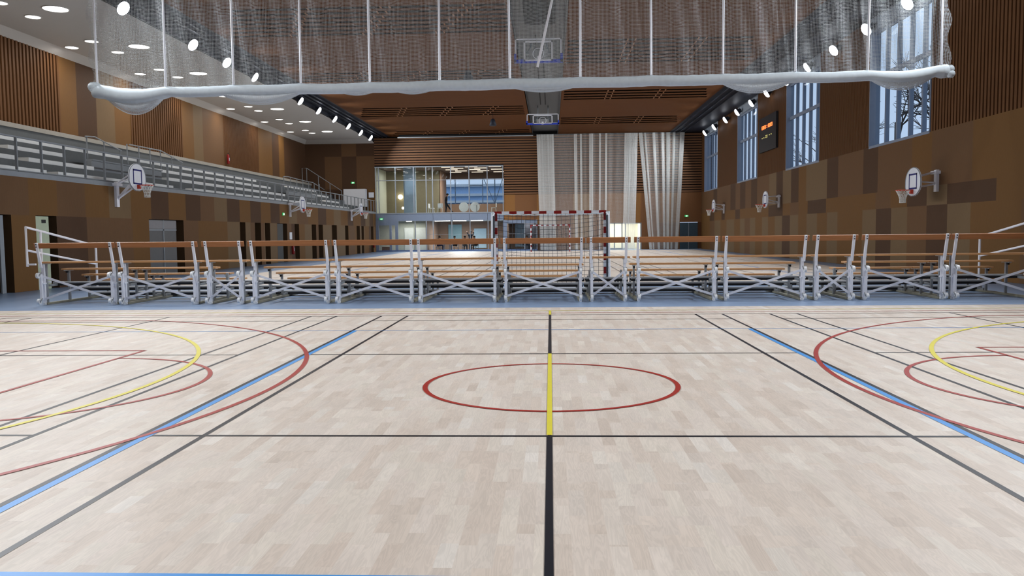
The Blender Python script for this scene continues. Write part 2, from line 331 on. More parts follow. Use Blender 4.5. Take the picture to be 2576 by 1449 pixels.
# right wall: three bands of panels, slats and windows above
WIN = [(28.8, 34.15), (40.3, 45.9), (52.1, 57.6), (64.3, 69.7)]
wr = MB()
RU = run(YB, 24.46, 1.46, 'OMGD', rd)[:-1]+[24.46, 'O', 25.9, 'M', 28.6, 'O', 30.12, 'M', 33.17, 'D', 34.68, 'M', 37.64, 'D', 39.13, 'G', 42.25, 'O', 43.51, 'D', 44.85, 'G', 46.42, 'D', 47.73, 'G', 49.25, 'M', 52.08, 'D', 53.62, 'M', 55.17, 'D', 56.68, 'M', 58.05, 'D', 59.67, 'M', 64.35, 'D', 65.82, 'M', 71]
RM = run(YB, 23.09, 1.46, 'OMGD', rd)[:-1]+[23.09, 'O', 24.5, 'D', 27.45, 'G', 28.9, 'D', 30.45, 'O', 31.9, 'M', 33.35, 'O', 39.21, 'D', 41.96, 'O', 43.47, 'M', 44.94, 'O', 46.38, 'D', 49.37, 'O', 56.72, 'D', 58.09, 'O', 61.56, 'D', 62.73, 'O', 65.47, 'D', 67.3, 'O', 71]
RL = run(YB, 24.44, 1.46, 'OMGD', rd)[:-1]+[24.44, 'O', 25.93, 'G', 27.41, 'D', 28.88, 'M', 30.41, 'G', 31.82, 'D', 33.27, 'G', 34.69, 'O', 37.64, 'G', 39.05, 'O', 40.47, 'G', 42.11, 'O', 43.5, 'G', 44.98, 'D', 46.48, 'G', 47.96, 'O', 49.44, 'G', 50.83, 'O', 52.49, 'G', 53.87, 'M', 55.31, 'G', 56.62, 'O', 58.45, 'G', 60.93, 'O', 63.07, 'G', 65.36, 'M', 67.2, 'O', 71]
for seq, z0, z1 in ((RL, 0, 2.34), (RM, 2.34, 3.0), (RU, 3.0, 4.85)): band(wr, seq, XR, z0, z1, -1)
prev = YB
for i, (a, b) in enumerate(WIN+[(71.0, 71.0)]):
    wr.box(XR+.1, XR+.3, prev, a, 4.85, ZC, BACK)
    y = prev; pitch = .2 if i == 0 else .13
    while y < a-.02: wr.box(XR, XR+.1, y, min(y+pitch*.62, a), 4.85, ZC-.02, P_S); y += pitch
    prev = b
for a, b in WIN:
    wr.box(XR-.005, XR+.4, a, b, 4.8, 4.9, SPAND)                       # sill
    wr.box(XR, XR+.35, a, b, 9.45, ZC, M('window_header', (150, 160, 172), .5))
    wr.box(XR-.005, XR+.4, a-.01, a+.05, 4.85, 9.45, SPAND); wr.box(XR-.005, XR+.4, b-.05, b+.01, 4.85, 9.45, SPAND)
wr.box(XR+.01, XR+.4, YB, YF, 0, 4.7, BACK)
struct(wr.build('wall_right'))
for n, (a, b) in enumerate(WIN):
    w = MB(); nb = 5
    for i in range(nb+1):
        y = a+(b-a)*i/nb; w.box(XR+.2, XR+.36, y-.04, y+.04, 4.85, 9.45, SPAND)
    w.box(XR+.18, XR+.27, a, b, 7.55, 7.72, SPAND); w.box(XR+.18, XR+.27, a, b, 4.85, 4.93, SPAND); w.box(XR+.18, XR+.27, a, b, 9.36, 9.45, SPAND)
    wo = struct(w.build('window_%d' % (n+1)))
    p = MB(); p.quad([(XR+.235, a, 4.9), (XR+.235, a, 9.4), (XR+.235, b, 9.4), (XR+.235, b, 4.9)], GL); p.build('pane', wo)
# ------------------------------------------------------------------ far wall
FAR_LIT = {'O': M('end_panel_ochre_lit', (140, 98, 56), .6, spec=.15, scale=4, stretch=GR), 'M': M('end_panel_brown_lit', (124, 86, 56), .6, spec=.15, scale=4, stretch=GR), 'D': M('end_panel_dark_lit', (96, 64, 42), .6, spec=.15, scale=4, stretch=GR), 'G': M('end_panel_greige_lit', (144, 114, 82), .6, spec=.15, scale=4, stretch=GR)}  # side wall panel tones lightened: the end wall's stronger light put into the colour
P_F_LIT = M('end_slat_wood_lit', (118, 84, 59), .6, spec=.15, scale=4, stretch=(1, 8, 8))  # slat wood lightened likewise, with the stronger light mixed into its colour
fw = MB()
FX0 = XG; 
def fq(x0, x1, z0, z1, mat, y=YF): fw.quad([(x0, y, z0), (x1, y, z0), (x1, y, z1), (x0, y, z1)], mat)
xs = [XG, -19.7, -18.2, -16.9, XL]
for i in range(4): fq(xs[i], xs[i+1], 8.35, 9.6, (P_D, P_D, P_M, P_D)[i]); 
for i in range(4): fq(xs[i], xs[i+1], 5.5, 8.35, (P_D, P_M, P_D, P_M)[i])
fq(XG, -18.0, 3.3, 5.5, P_D); fq(-16.0, XL, 3.3, 5.5, P_O); fq(-18.0, -16.0, 3.3, 5.5, P_M)
# horizontal slats
fw.quad([(XL-.5, YF+.1, 7.4), (-4.0, YF+.1, 7.4), (-4.0, YF+.1, ZC), (XL-.5, YF+.1, ZC)], BACK)
fw.quad([(-4.0, YF+.1, 4.86), (XR+1, YF+.1, 4.86), (XR+1, YF+.1, ZC), (-4.0, YF+.1, ZC)], BACK)
z = 4.9; k = 0
while z < ZC-.1:
    x0 = -4.0 if z < 7.4 else XL
    fw.box(x0, XR, YF-.02, YF+.08, z, z+.135, P_F_LIT); z += .22
cx = [-4.0, -3.05, -1.15, 0.4, 2.0, 3.5, 5.0, 7.8, 9.4, 11.1, XR]; ct = 'OMOMGMOMOM'
for i in range(10): fq(cx[i], cx[i+1], 2.3 if i >= 1 else 2.65, 4.86, FAR_LIT[ct[i]])
for a, b, t in ((-1.12, .4, 'D'), (.4, 2.0, 'M'), (2.0, 3.5, 'G'), (3.5, 4.84, 'M'), (7.82, 9.4, 'M'), (9.4, 11.16, 'M'), (12.69, XR, 'D')): fq(a, b, 0, 2.3, FAR_LIT[t])
fq(-4.05, -1.12, 2.62, 2.66, P_M)
struct(fw.build('wall_far'))
bw = MB(); bw.quad([(XG, YB, 0), (XG, YB, ZC), (XR+1, YB, ZC), (XR+1, YB, 0)], P_O); struct(bw.build('wall_back'))

# ------------------------------------------------------------------ ceilings
c = MB()
def slab(x0, x1, y0, y1, z=ZC, t=.015, mat=CEILW): c.box(x0, x1, y0, y1, z, z+t, mat)
def side(xa, xb, groups, rev):
    y = YB
    for (y0, y1, n, s0, s1, xe) in groups:
        if y0 > y: slab(xa, xb, y, y0)
        pitch = (y1-y0)/n; gap = pitch*.5
        for i in range(n):
            t = i/max(1, n-1); st = s0+(s1-s0)*t; ya = y0+i*pitch
            if not rev: slab(xa, st, ya, ya+gap); slab(xe, xb, ya, ya+gap); lo, hi = st, xe
            else: slab(st, xb, ya, ya+gap); slab(xa, xe, ya, ya+gap); lo, hi = xe, st
            slab(xa, xb, ya+gap, ya+pitch)
            x = lo+2.6
            while x < hi-.5:
                for dx in (0, .34): c.box(x+dx, x+dx+.06, ya, ya+gap, ZC+.0, ZC+.014, M('ceiling_joist', (150, 106, 70), .6))
                x += 3.1
        y = y1
    slab(xa, xb, y, YF)
gl_ = [(17, 21, 6, -12, -13.6, -1.6), (30.6, 35.2, 7, -12, -13.57, -1.6), (42.8, 45.6, 4, -12.5, -13.8, -1.9), (54.9, 59.4, 5, -12.6, -13.55, -1.75), (67.5, 70.6, 3, -12.7, -13.4, -1.7)]
gr_ = [(24, 29, 7, 9, 9.9, .9), (36.6, 42.0, 7, 8.98, 9.95, .85), (49.6, 53.4, 4, 9.4, 9.95, .9), (61.0, 65.2, 4, 9.4, 9.9, .85)]
side(-13.88, -1.45, gl_, False); side(.72, 10.26, gr_, True)
struct(c.build('ceiling'))
c2 = MB()
c2.box(-13.88, 10.26, YB, YF, ZC+.85, ZC+.95, BLACKM)
c2.box(XL-.02, -13.88, YB, YF, ZC, ZC+.1, DARKM); c2.box(10.26, XR+.6, YB, YF, ZC, ZC+.1, DARKM)
for x in (-14.9, -14.55, -14.2): c2.box(x, x+.07, YB, YF, ZC-.09, ZC, DARKM)
for x in (10.5, 10.95, 11.4): c2.box(x, x+.08, YB, YF, ZC-.1, ZC, DARKM)
c2.box(-1.45, .72, YB, YF, ZC+.25, ZC+.35, DUCT)
for x in (-1.5, .68): c2.box(x, x+.06, YB, YF, ZC, ZC+.3, DUCT)
for x in (-.62, -.3): c2.box(x, x+.05, 36.5, 56, ZC+.2, ZC+.26, BLACKM)
c2.box(-1.0, .25, 27, 34.6, ZC+.2, ZC+.26, BLACKM)
struct(c2.build('ceiling_service_channel'))
c3 = MB()
c3.quad([(-20.9, YB, ZW), (XL, YB, ZW), (XL, YF-1.2, ZW), (-20.9, YF-1.2, ZW)], WHITEC)
c3.quad([(XG, YB, 9.46), (-20.9, YB, ZW), (-20.9, YF-1.2, ZW), (XG, YF, 9.46)], WHITEC)
c3.quad([(XG, YF, 9.46), (-20.9, YF-1.2, ZW), (XL, YF-1.2, ZW), (XL, YF, 9.46)], WHITEC)
c3.box(XL-.1, XL-.01, YB, YF, ZW, ZC+.1, DARKM)
c3.box(XG-.3, XL-.01, YB, YF+.3, ZW+.35, ZW+.45, WHITEC)
struct(c3.build('ceiling_gallery'))
r = MB(); r.box(XG-1, XR+2, YF+.12, YF+.3, ZC-.3, ZC+1.2, BLACKM); r.box(XR+.62, XR+.9, YB, YF, ZC-.1, ZC+1.2, BLACKM); r.box(XG-1, XR+2, YB-.5, YF+.5, ZC+1.1, ZC+1.3, BLACKM); r.box(XG-1, XR+2, YB-.7, YB-.4, -.1, ZC+1.2, BLACKM); struct(r.build('roof'))
# ------------------------------------------------------------------ floodlights along both edges of the hall
def aim(o, target):
    d = (Vector(target)-o.location).normalized(); o.rotation_euler = d.to_track_quat('-Z', 'Y').to_euler()
AY = lambda y: -1.5 if y < 40 else 3.5
def make_flood():
    t = empty('floodlight')
    h = MB(); h.cyl((0, 0, .02), (0, 0, .22), .25, DARKM, 20, .13); 
    for k in range(6): h.box(-.15+k*.055, -.14+k*.055, -.12, .12, .2, .3, DARKM)
    h.build('housing', t)
    br = MB(); br.bar((-.28, 0, .05), (-.28, 0, .30), .03, .05, DARKM); br.bar((.28, 0, .05), (.28, 0, .30), .03, .05, DARKM); br.bar((-.29, 0, .30), (.29, 0, .30), .05, .03, DARKM); br.build('bracket', t)
    l = MB(); l.ball((0, 0, 0), .255, LENS, sz=.5); l.build('lens', t, True)
    return t
FLL = [29.0, 34.7, 38.35, 42.0, 45.85, 49.7, 53.6, 57.6, 61.5, 65.5, 69.1]
FLR = [34.2, 38.0, 41.8, 45.6, 49.4, 53.1, 57.06, 60.8, 64.9, 68.7]
near_l = [25.3, 21.6, 17.9, 14.2, 10.5, 6.8, 3.1, -.6]; near_r = [30.4, 26.6, 22.8, 19, 15.2, 11.4, 7.6, 3.8, 0]
ordn = ['nearest', 'second nearest', 'third nearest', 'fourth nearest', 'fifth nearest', 'sixth nearest', 'seventh nearest', 'eighth nearest', 'ninth nearest', 'second farthest', 'farthest']
proto = make_flood(); first = True
LD = bpy.data.lights.new('floodlight_beam', 'AREA'); LD.shape = 'DISK'; LD.size = .42; LD.energy = LAMP_POWER; LD.color = (.90, .95, 1.0); LD.spread = math.radians(114)
def flood(x, y, z, tx, label, grp):
    global first
    o = proto if first else dup(proto); first = False
    o.location = (x, y, z); aim(o, (tx, y+AY(y), 0)); tag(o, label, 'floodlight', grp)
    lo = bpy.data.objects.new('floodlight_beam', LD); COL.objects.link(lo); d = (Vector((tx, y+AY(y), 0))-o.location).normalized()
    lo.location = o.location+d*.13; lo.rotation_euler = o.rotation_euler
for i, y in enumerate(FLL): flood(XL+.36, y*.984, 9.57, -1, 'floodlight glaring beside the white gallery ceiling, %s of its row' % ordn[i], 'floodlights on the gallery side')
for i, y in enumerate(FLR): flood(XR-.35, y*.986, 9.49, -1.5, 'floodlight glaring above the tall windows on the right, %s of its row' % ordn[i+(1 if i > 7 else 0)], 'floodlights on the window side')
for i, y in enumerate(near_l): flood(XL+.36, y*.984, 9.57, -1, 'floodlight at the gallery ceiling edge, overhead before the raised net', 'floodlights overhead near the camera')
for i, y in enumerate(near_r): flood(XR-.35, y*.986, 9.49, -1.5, 'floodlight on the window side, overhead before the raised net', 'floodlights overhead near the camera')
# ------------------------------------------------------------------ round lights in the white gallery ceiling
def make_disc(r):
    t = empty('round_ceiling_light'); d = MB(); d.cyl((0, 0, -.02), (0, 0, .03), r, DISC, 32); d.build('diffuser', t)
    e = MB(); e.tube([(r*math.cos(a*math.pi/16), r*math.sin(a*math.pi/16), -.01) for a in range(32)], .02, WHITEC, 6, closed=True); e.build('rim', t); return t
big = make_disc(.43); sm = make_disc(.27); used = set()
GD = bpy.data.lights.new('gallery_disc_glow', 'AREA'); GD.shape = 'DISK'; GD.size = .5; GD.energy = DISC_POWER; GD.color = (1, .95, .88)
rows = ['front', 'middle', 'back']
dl = [(-17.55, y, 1, 0) for y in (22.4, 28.8, 34.7, 40.6, 46.4, 52.4, 58.4, 64.2)] + [(-19.0, y, 0, 1) for y in (24.0, 27.9, 29.75, 33.6, 35.65, 39.5, 41.45, 45.3, 47.3, 51.2, 53.0, 57.1, 59.25, 63.2, 65.0)] + [(-20.45, y, 0, 2) for y in (22.6, 28.4, 34.6, 40.45, 46.2, 52.0, 58.2, 64.05)]
for x, y, b, rw in dl:
    src = big if b else sm
    o = src if src.name not in used else dup(src); used.add(src.name); o.location = (x, y, ZW-.005)
    sz = 'large round' if b else 'small round'
    tag(o, '%s ceiling light, %s row of the gallery ceiling, %s from the near end' % (sz, rows[rw], CARD[1+[q[1] for q in dl if q[3] == rw].index(y)]), 'ceiling light', 'round lights in the gallery ceiling')
    lo = bpy.data.objects.new('gallery_disc_glow', GD); COL.objects.link(lo); lo.location = (x, y, ZW-.05)
# ------------------------------------------------------------------ mobile bleachers
def seat(x0, x1, y0, y1, z, t=.038, mat=BENCHW): return MB().box(x0, x1, y0, y1, z-t, z, mat)
ROWS = [(.0, 1.0), (.87, .81), (1.72, .63), (2.6, .45)]      # seat depth position and height, back to front
FOOT = [(.5, .50), (1.36, .32), (2.22, .13)]
def make_unit(hw, ph, aisle):
    """hw = half distance of the side frames, ph = half plank length"""
    t = empty('bleacher_section')
    b = MB(); a0 = Vector((0, -.30, 1.43)); 
    n = len(b.v); b.v += [(-ph, -.165, 1.425), (ph, -.165, 1.425), (ph, -.14, 1.31), (-ph, -.14, 1.31), (-ph, -.125, 1.435), (ph, -.125, 1.435), (ph, -.10, 1.32), (-ph, -.10, 1.32)]
    for q in ((0, 3, 2, 1), (4, 5, 6, 7), (0, 1, 5, 4), (1, 2, 6, 5), (2, 3, 7, 6), (3, 0, 4, 7)): b.f.append(tuple(n+i for i in q)); b.m.append(b.mi(BACKR))
    b.build('backrest_plank', t)
    for s in (-1, 1):
        u = MB(); u.bar((s*hw, -.185, 1.435), (s*hw, -.05, .86), .055, .035, STEELW)
        for zz in (1.40, 1.345): u.cyl((s*hw, -.212, zz), (s*hw, -.18, zz), .011, RUBBER, 8)
        u.build('backrest_upright', t)
    for k, (y, z) in enumerate(ROWS):
        if aisle and k > 0: continue
        seat(-ph, ph, y-.02, y+.26, z).build('seat_plank', t)
    for (y, z) in FOOT:
        fb = MB(); fb.box(-ph, ph, y, y+.34, z-.03, z, GALV); fb.box(-ph, ph, y-.006, y+.02, z-.085, z-.03, RUBBER); fb.box(-ph, ph, y+.3, y+.33, z-.08, z-.03, RUBBER); fb.build('footboard', t)
    for s in (-1, 1):
        x = s*(hw-.02)
        fr = MB(); fr.box(x-.05, x+.05, .02, 2.95, .0, .045, DIRTY)
        for k, (y, z) in enumerate(ROWS):
            yy = y+.12 if k else .1
            if not (aisle and k): fr.bar((x, yy, .045), (x, yy, z-.05), .05, .05, GALV); fr.box(x-.03, x+.03, yy-.16, yy+.16, z-.06, z-.038, GALV)
            else: fr.bar((x, yy, .045), (x, yy, z-.15), .05, .05, GALV)
            if k and not aisle: fr.box(x-.02, x+.02, yy-.1, yy-.06, z-.11, z-.06, RUBBER)
        for (y, z) in FOOT: fr.bar((x, y-.3, z-.06), (x, y+.36, z-.06), .04, .05, GALV)
        fr.bar((x, .02, .5), (x, -.1, .5), .1, .035, STEELW)
        fr.build('side_frame', t)
        p = MB(); p.bar((x, .0, .05), (x, .0, .95), .055, .055, STEELW); p.cyl((x, -.05, .02), (x, .03, .02), .035, WHEEL, 12); p.build('rear_post', t)
        q = MB(); q.bar((x-s*.0, -.11, .12), (x, -.11, .72), .05, .05, STEELW); q.build('caster_post', t)
        for zz in (.70, .10):
            cs = MB(); cs.bar((x, -.12, zz+.05), (x, -.2, zz-.01), .05, .03, GALV); cs.tube([(x-.03, -.13, zz+.06), (x-.03, -.21, zz)], .012, GALV, 6); cs.tube([(x+.03, -.13, zz+.06), (x+.03, -.21, zz)], .012, GALV, 6); co = cs.build('caster', t)
            w = MB(); w.cyl((x-.026, -.21, zz-.01), (x+.026, -.21, zz-.01), .064, WHEEL, 16); w.cyl((x-.028, -.21, zz-.015), (x+.028, -.21, zz-.015), .02, GALV, 10); w.build('wheel', co)
    for s in (-1, 1):
        d = MB(); d.bar((-s*(hw-.03), -.06-.02*s, .67), (s*(hw-.03), -.06-.02*s, .13), .014, .05, STEELW); d.build('cross_brace', t)
    return t
UP = [(-11.77, -10.05), (-9.84, -8.12), (-7.84, -7.05), (-6.79, -5.05), (-4.86, -3.12), (-2.96, -1.24), (-1.02, .68), (.9, 1.68), (1.94, 3.66), (3.87, 5.60), (5.86, 6.63), (6.91, 8.62), (8.82, 10.54)]
wide = make_unit(.86, .945, False); narrow = make_unit(.39, .488, True); uw = un = False
ORD = ['first', 'second', 'third', 'fourth', 'fifth', 'sixth', 'seventh', 'eighth', 'ninth', 'tenth', 'eleventh', 'twelfth', 'thirteenth']
units = []
for i, (a, b) in enumerate(UP):
    nar = b-a < 1
    if nar: o = narrow if not un else dup(narrow); un = True
    else: o = wide if not uw else dup(wide); uw = True
    o.location = ((a+b)/2, 18.32, 0); units.append(o)
    if i == 0: lb = 'leftmost wide bleacher section with white sloping guard rail, white X brace and wooden benches'
    elif i == 12: lb = 'rightmost wide bleacher section, cut off by the right edge, with sloping guard rail'
    elif nar: lb = 'narrow aisle section of the white steel bleachers, %s of three from the left' % {2: 'first', 7: 'second', 10: 'third'}[i]
    else: lb = 'wide white steel bleacher section with wooden benches, %s section from the left end' % ORD[i]
    tag(o, lb, 'bleacher', 'bleacher sections across the hall')
def guard(par, s):
    g = MB(); x = s*1.03
    A = [(x, -.28, 1.80), (x, 2.55, 1.33)]
    g.tube([(x, -.28, .9), (x, -.28, 1.80), (x, 2.45, 1.35), (x, 2.55, 1.30), (x, 2.55, .18)], .028, STEELW, 8)
    g.tube([(x, -.26, 1.27), (x, 2.5, .86)], .024, STEELW, 8); g.tube([(x, .25, 1.71), (x, .25, .5)], .026, STEELW, 8)
    for y, z in ((-.28, .95), (.25, .52), (2.55, .2)): g.bar((x, y, z), (x-s*.2, y, z), .04, .04, STEELW)
    g.build('guard_rail', par)
guard(units[0], -1); guard(units[12], 1)
# ------------------------------------------------------------------ gallery seating on the left
TX = [-15.55, -16.7, -17.85, -19.0, -20.15]
tg = MB()
tg.box(XL-1.25, XL-.001, YB, YF, 3.26, 3.47, GREY)
for k in range(5):
    x1 = TX[k] if k else XL-.05; x0 = TX[k+1] if k < 4 else XG+.45
    tg.box(x0, x1, YB, YF, 3.27, 3.5+.5*k, GTREAD)
tg.box(XG+.02, XG+.45, YB, YF, 3.27, 5.86, GTREAD); tg.box(XG+.02, XG+.5, YB, YF, 5.86, 6.04, GLEDGE)
struct(tg.build('floor_gallery'))
SEG = [[(8, 25.0), (25.6, 33.6), (35.6, 50.8), (52.4, 63.5)], [(8, 25.2), (25.9, 29.7), (35.6, 51.6), (61.0, 65.0)], [(8, 25.9), (26.6, 29.8), (35.7, 52.2), (61.5, 66)], [(8, 27.0), (27.8, 52.8), (59.5, 66.5)]]
rown = ['lowest', 'second', 'third', 'top']; segn = ['nearest the camera', 'just before the first stair opening', 'in the long middle run', 'at the far end']
for k, sg in enumerate(SEG):
    for j, (a, b) in enumerate(sg):
        x = TX[k]-.42; zt = 3.5+.5*k
        t = empty('gallery_bench', (x, a, zt)); m_ = MB(); m_.box(-.2, .2, 0, b-a, .02, .17, GBENCH); m_.build('seat', t)
        s_ = MB(); y = .4
        while y < b-a: s_.box(-.15, .15, y, y+.06, -.005, .02, GREY); y += 1.5
        s_.build('bracket', t)
        tag(t, 'long white gallery bench, %s row, %s' % (rown[k], segn[j if len(sg) == 4 else (0, 2, 3)[j]]), 'bench', 'white bench blocks of the gallery')
# stair openings (vomitories) with grey parapets
for n, (a, b, nm) in enumerate(((29.9, 35.4, 'first'), (52.9, 59.0, 'far'))):
    v = MB(); v.box(-17.3, -17.12, a, b, 3.5, 4.42, GREY); v.box(-17.36, -17.06, a, b, 4.42, 4.47, GREY)
    tag(v.build('stair_parapet'), 'grey parapet box round the %s stair opening in the gallery seats' % nm, 'parapet', 'stair opening parapets')
def rail(name, pts, r, posts, h, label, grp=None, pr=.022, mat=GREY):
    t = empty(name); m_ = MB(); m_.tube(pts, r, mat, 8); m_.build('handrail', t)
    for p in posts: q = MB(); q.bar((p[0], p[1], p[2]-h), p, pr*2, pr*2, mat); q.build('post', t)
    tag(t, label, 'railing', grp); return t
rail('stair_railing', [(-19, 32.8, 5.68), (-19, 33.5, 5.74), (-19, 35.6, 5.36)], .028, [(-19, 32.9, 5.68), (-19, 34.2, 5.6), (-19, 35.5, 5.38)], .9, 'grey stair railing with a short level end, above the near bench rows', 'stair railings on the gallery')
rail('stair_railing', [(-19, 36.3, 5.72), (-19, 39.3, 5.74), (-19, 41.6, 5.36)], .028, [(-19, 32.95+i*1.05, 5.72) for i in range(3, 7)]+[(-19, 40.4, 5.55), (-19, 41.5, 5.38)], .9, 'grey stair railing sloping down beyond the first stair opening', 'stair railings on the gallery')
rail('stair_railing', [(-19, 57.6, 5.72), (-19, 58.8, 5.78), (-19, 63.5, 5.72), (-19, 64.8, 5.74), (-19, 68.1, 5.34)], .03, [(-19, 57.7+i*1.5, 5.72) for i in range(7)], .9, 'grey stair railing round the far stair opening of the gallery', 'stair railings on the gallery')
rail('wall_stair_railing', [(-21.3, 69.6, 6.3), (-21.3, 69.6, 7.28), (-20.9, 69.6, 7.28), (-17.9, 69.6, 5.3)], .03, [(-20.9+i*1.0, 69.6, 7.28-.66*i) for i in range(4)], 1.2, 'thin grey railing running down the end wall of the gallery', 'stair railings on the gallery')
t = empty('gallery_railing'); m_ = MB(); m_.bar((-15.38, 7.9, 4.47), (-15.38, YF-.1, 4.47), .07, .045, GREY); m_.build('handrail', t)
m_ = MB(); m_.bar((-15.38, 7.9, 3.5), (-15.38, YF-.1, 3.5), .05, .05, GREY); m_.build('bottom_rail', t)
i = 0
while 22.99+1.165*(i-12) < YF:
    y = 22.99+1.165*(i-12); q = MB(); q.box(-15.42, -15.35, y-.02, y+.02, 3.42, 4.46, GREY); q.build('post', t); i += 1
tag(t, 'long grey steel railing with flat posts along the front of the gallery', 'railing')
wb = MB(); wb.box(-17.9, -16.0, 70.2, 70.9, 3.95, 5.48, WHITEP); tag(wb.build('white_screen_box'), 'plain white box standing at the far end of the gallery', 'box')
# ------------------------------------------------------------------ divider net, drawn half way up
NETM = NET('divider_netting', (196, 202, 204), .038, .0062, wave=.10); SAGM = NET('sagging_netting', (224, 230, 234), .03, .012, wave=.06)
HEM = M('gathered_net_white', (214, 224, 230), .7, var=.05, scale=9, bump=.4)
NY = 24.0
CX = [-13.42, -11.35, -9.3, -7.29, -5.24, -3.19, -1.14, .9, 2.93, 4.97, 7.02, 9.05, 11.09]
CZ = [6.08, 5.99, 6.0, 6.0, 6.0, 6.02, 6.03, 6.03, 6.04, 6.04, 6.06, 6.07, 6.17]
dn = empty('divider_net', (0, NY, 0))
def hemz(x):
    for i in range(12):
        if x <= CX[i+1] or i == 11:
            t = (x-CX[i])/(CX[i+1]-CX[i]); t = max(-.2, min(1.2, t)); z = CZ[i]*(1-t)+CZ[i+1]*t
            sag = (.10, .03, .02, .02, .02, .015, .02, .02, .02, .02, .03, .10)[i]
            return z-sag*math.sin(max(0, min(1, t))*math.pi)
x0n, x1n = -13.66, 11.33
def nfn(u, v):
    x = x0n+(x1n-x0n)*u; e = 0
    zb = hemz(x); z = zb+(ZC-zb)*v
    if u < .012: x += .09*math.sin(z*5.2)*(1-u/.012)
    if u > .988: x += .07*math.sin(z*6+1)*(u-.988)/.012
    return (x, .10*math.sin(x*3.05)*(.4+.6*v)+.03*math.sin(x*11+z*2), z)
m_ = MB(); m_.grid(nfn, 420, 24, NETM, lambda u, v: ((x1n-x0n)*u, 4.1*v)); m_.build('netting', dn)
for i, (x, z) in enumerate(zip(CX, CZ)):
    c_ = MB(); top = (x-.04*(i == 0), -.03, ZC); c_.tube([(x, -.06, z), (x+(.01 if i % 2 else -.01), -.05, 8), top], .032, STEELW, 8); c_.build('hoist_cord', dn)
# gathered hem rolled along the bottom
pts = []; rs = []; rr_ = random.Random(5)
n = 150
for i in range(n+1):
    x = -13.55+(11.28+13.55)*i/n; th = .155
    if x < -11.35: th = .17+.06*math.sin((x+13.5)/2.15*math.pi)
    if x > 9.05: th = .15+.03*math.sin((x-9.05)/2.0*math.pi)
    if x < -13.3 or x > 11.1: th = .16+.05*rr_.random()
    pts.append((x, 0, hemz(x)-th*.95)); rs.append(th*(.97+.06*rr_.random()))
m_ = MB(); m_.tube(pts, rs, HEM, 14); m_.build('gathered_hem', dn, True)
for x, z, s_ in ((-13.55, 5.93, 1), (11.28, 6.0, 1)):
    m_ = MB()
    for k in range(7): m_.ball((x+rr_.uniform(-.12, .12), rr_.uniform(-.1, .1), z+rr_.uniform(-.14, .12)), rr_.uniform(.09, .16), HEM, n=6)
    m_.build('bunched_end', dn, True)
def lobe(xa, xb, depth, lay=3):
    m_ = MB()
    for q in range(lay):
        dd = depth*(1-.2*q)
        def fn(u, v, dd=dd, q=q):
            x = xa+(xb-xa)*u; zt = hemz(x)-.22; zz = zt-v*dd*math.sin(u*math.pi)**.8
            return (x, .02+.12*math.sin(v*math.pi)*(1 if q % 2 else -1)+.03*q, zz)
        m_.grid(fn, 40, 10, SAGM, lambda u, v, dd=dd: ((xb-xa)*u, dd*v*1.6+.01*q))
        m_.tube([fn(u/30, 1) for u in range(31)], .012, HEM, 5)
    m_.build('sagging_fold', dn)
lobe(-13.3, -11.38, .52, 5); lobe(-9.75, -7.25, .34, 3); lobe(-6.2, -5.0, .13, 2); lobe(-4.6, -3.3, .13, 2); lobe(-1.2, .9, .16, 2); lobe(4.9, 7.0, .32, 3); lobe(9.1, 11.0, .30, 3)
tag(dn, 'white divider net drawn half way up across the whole hall, with sagging gathered hem', 'net')
m_ = MB(); m_.bar((-.31, 22.0, 5.95), (.62, 22.0, 9.98), .10, .06, STEELW); tag(m_.build('slanting_white_bar', origin=(.62, 22, 9.98)), 'white bar hanging at a slant from the ceiling in front of the divider net', 'bar')
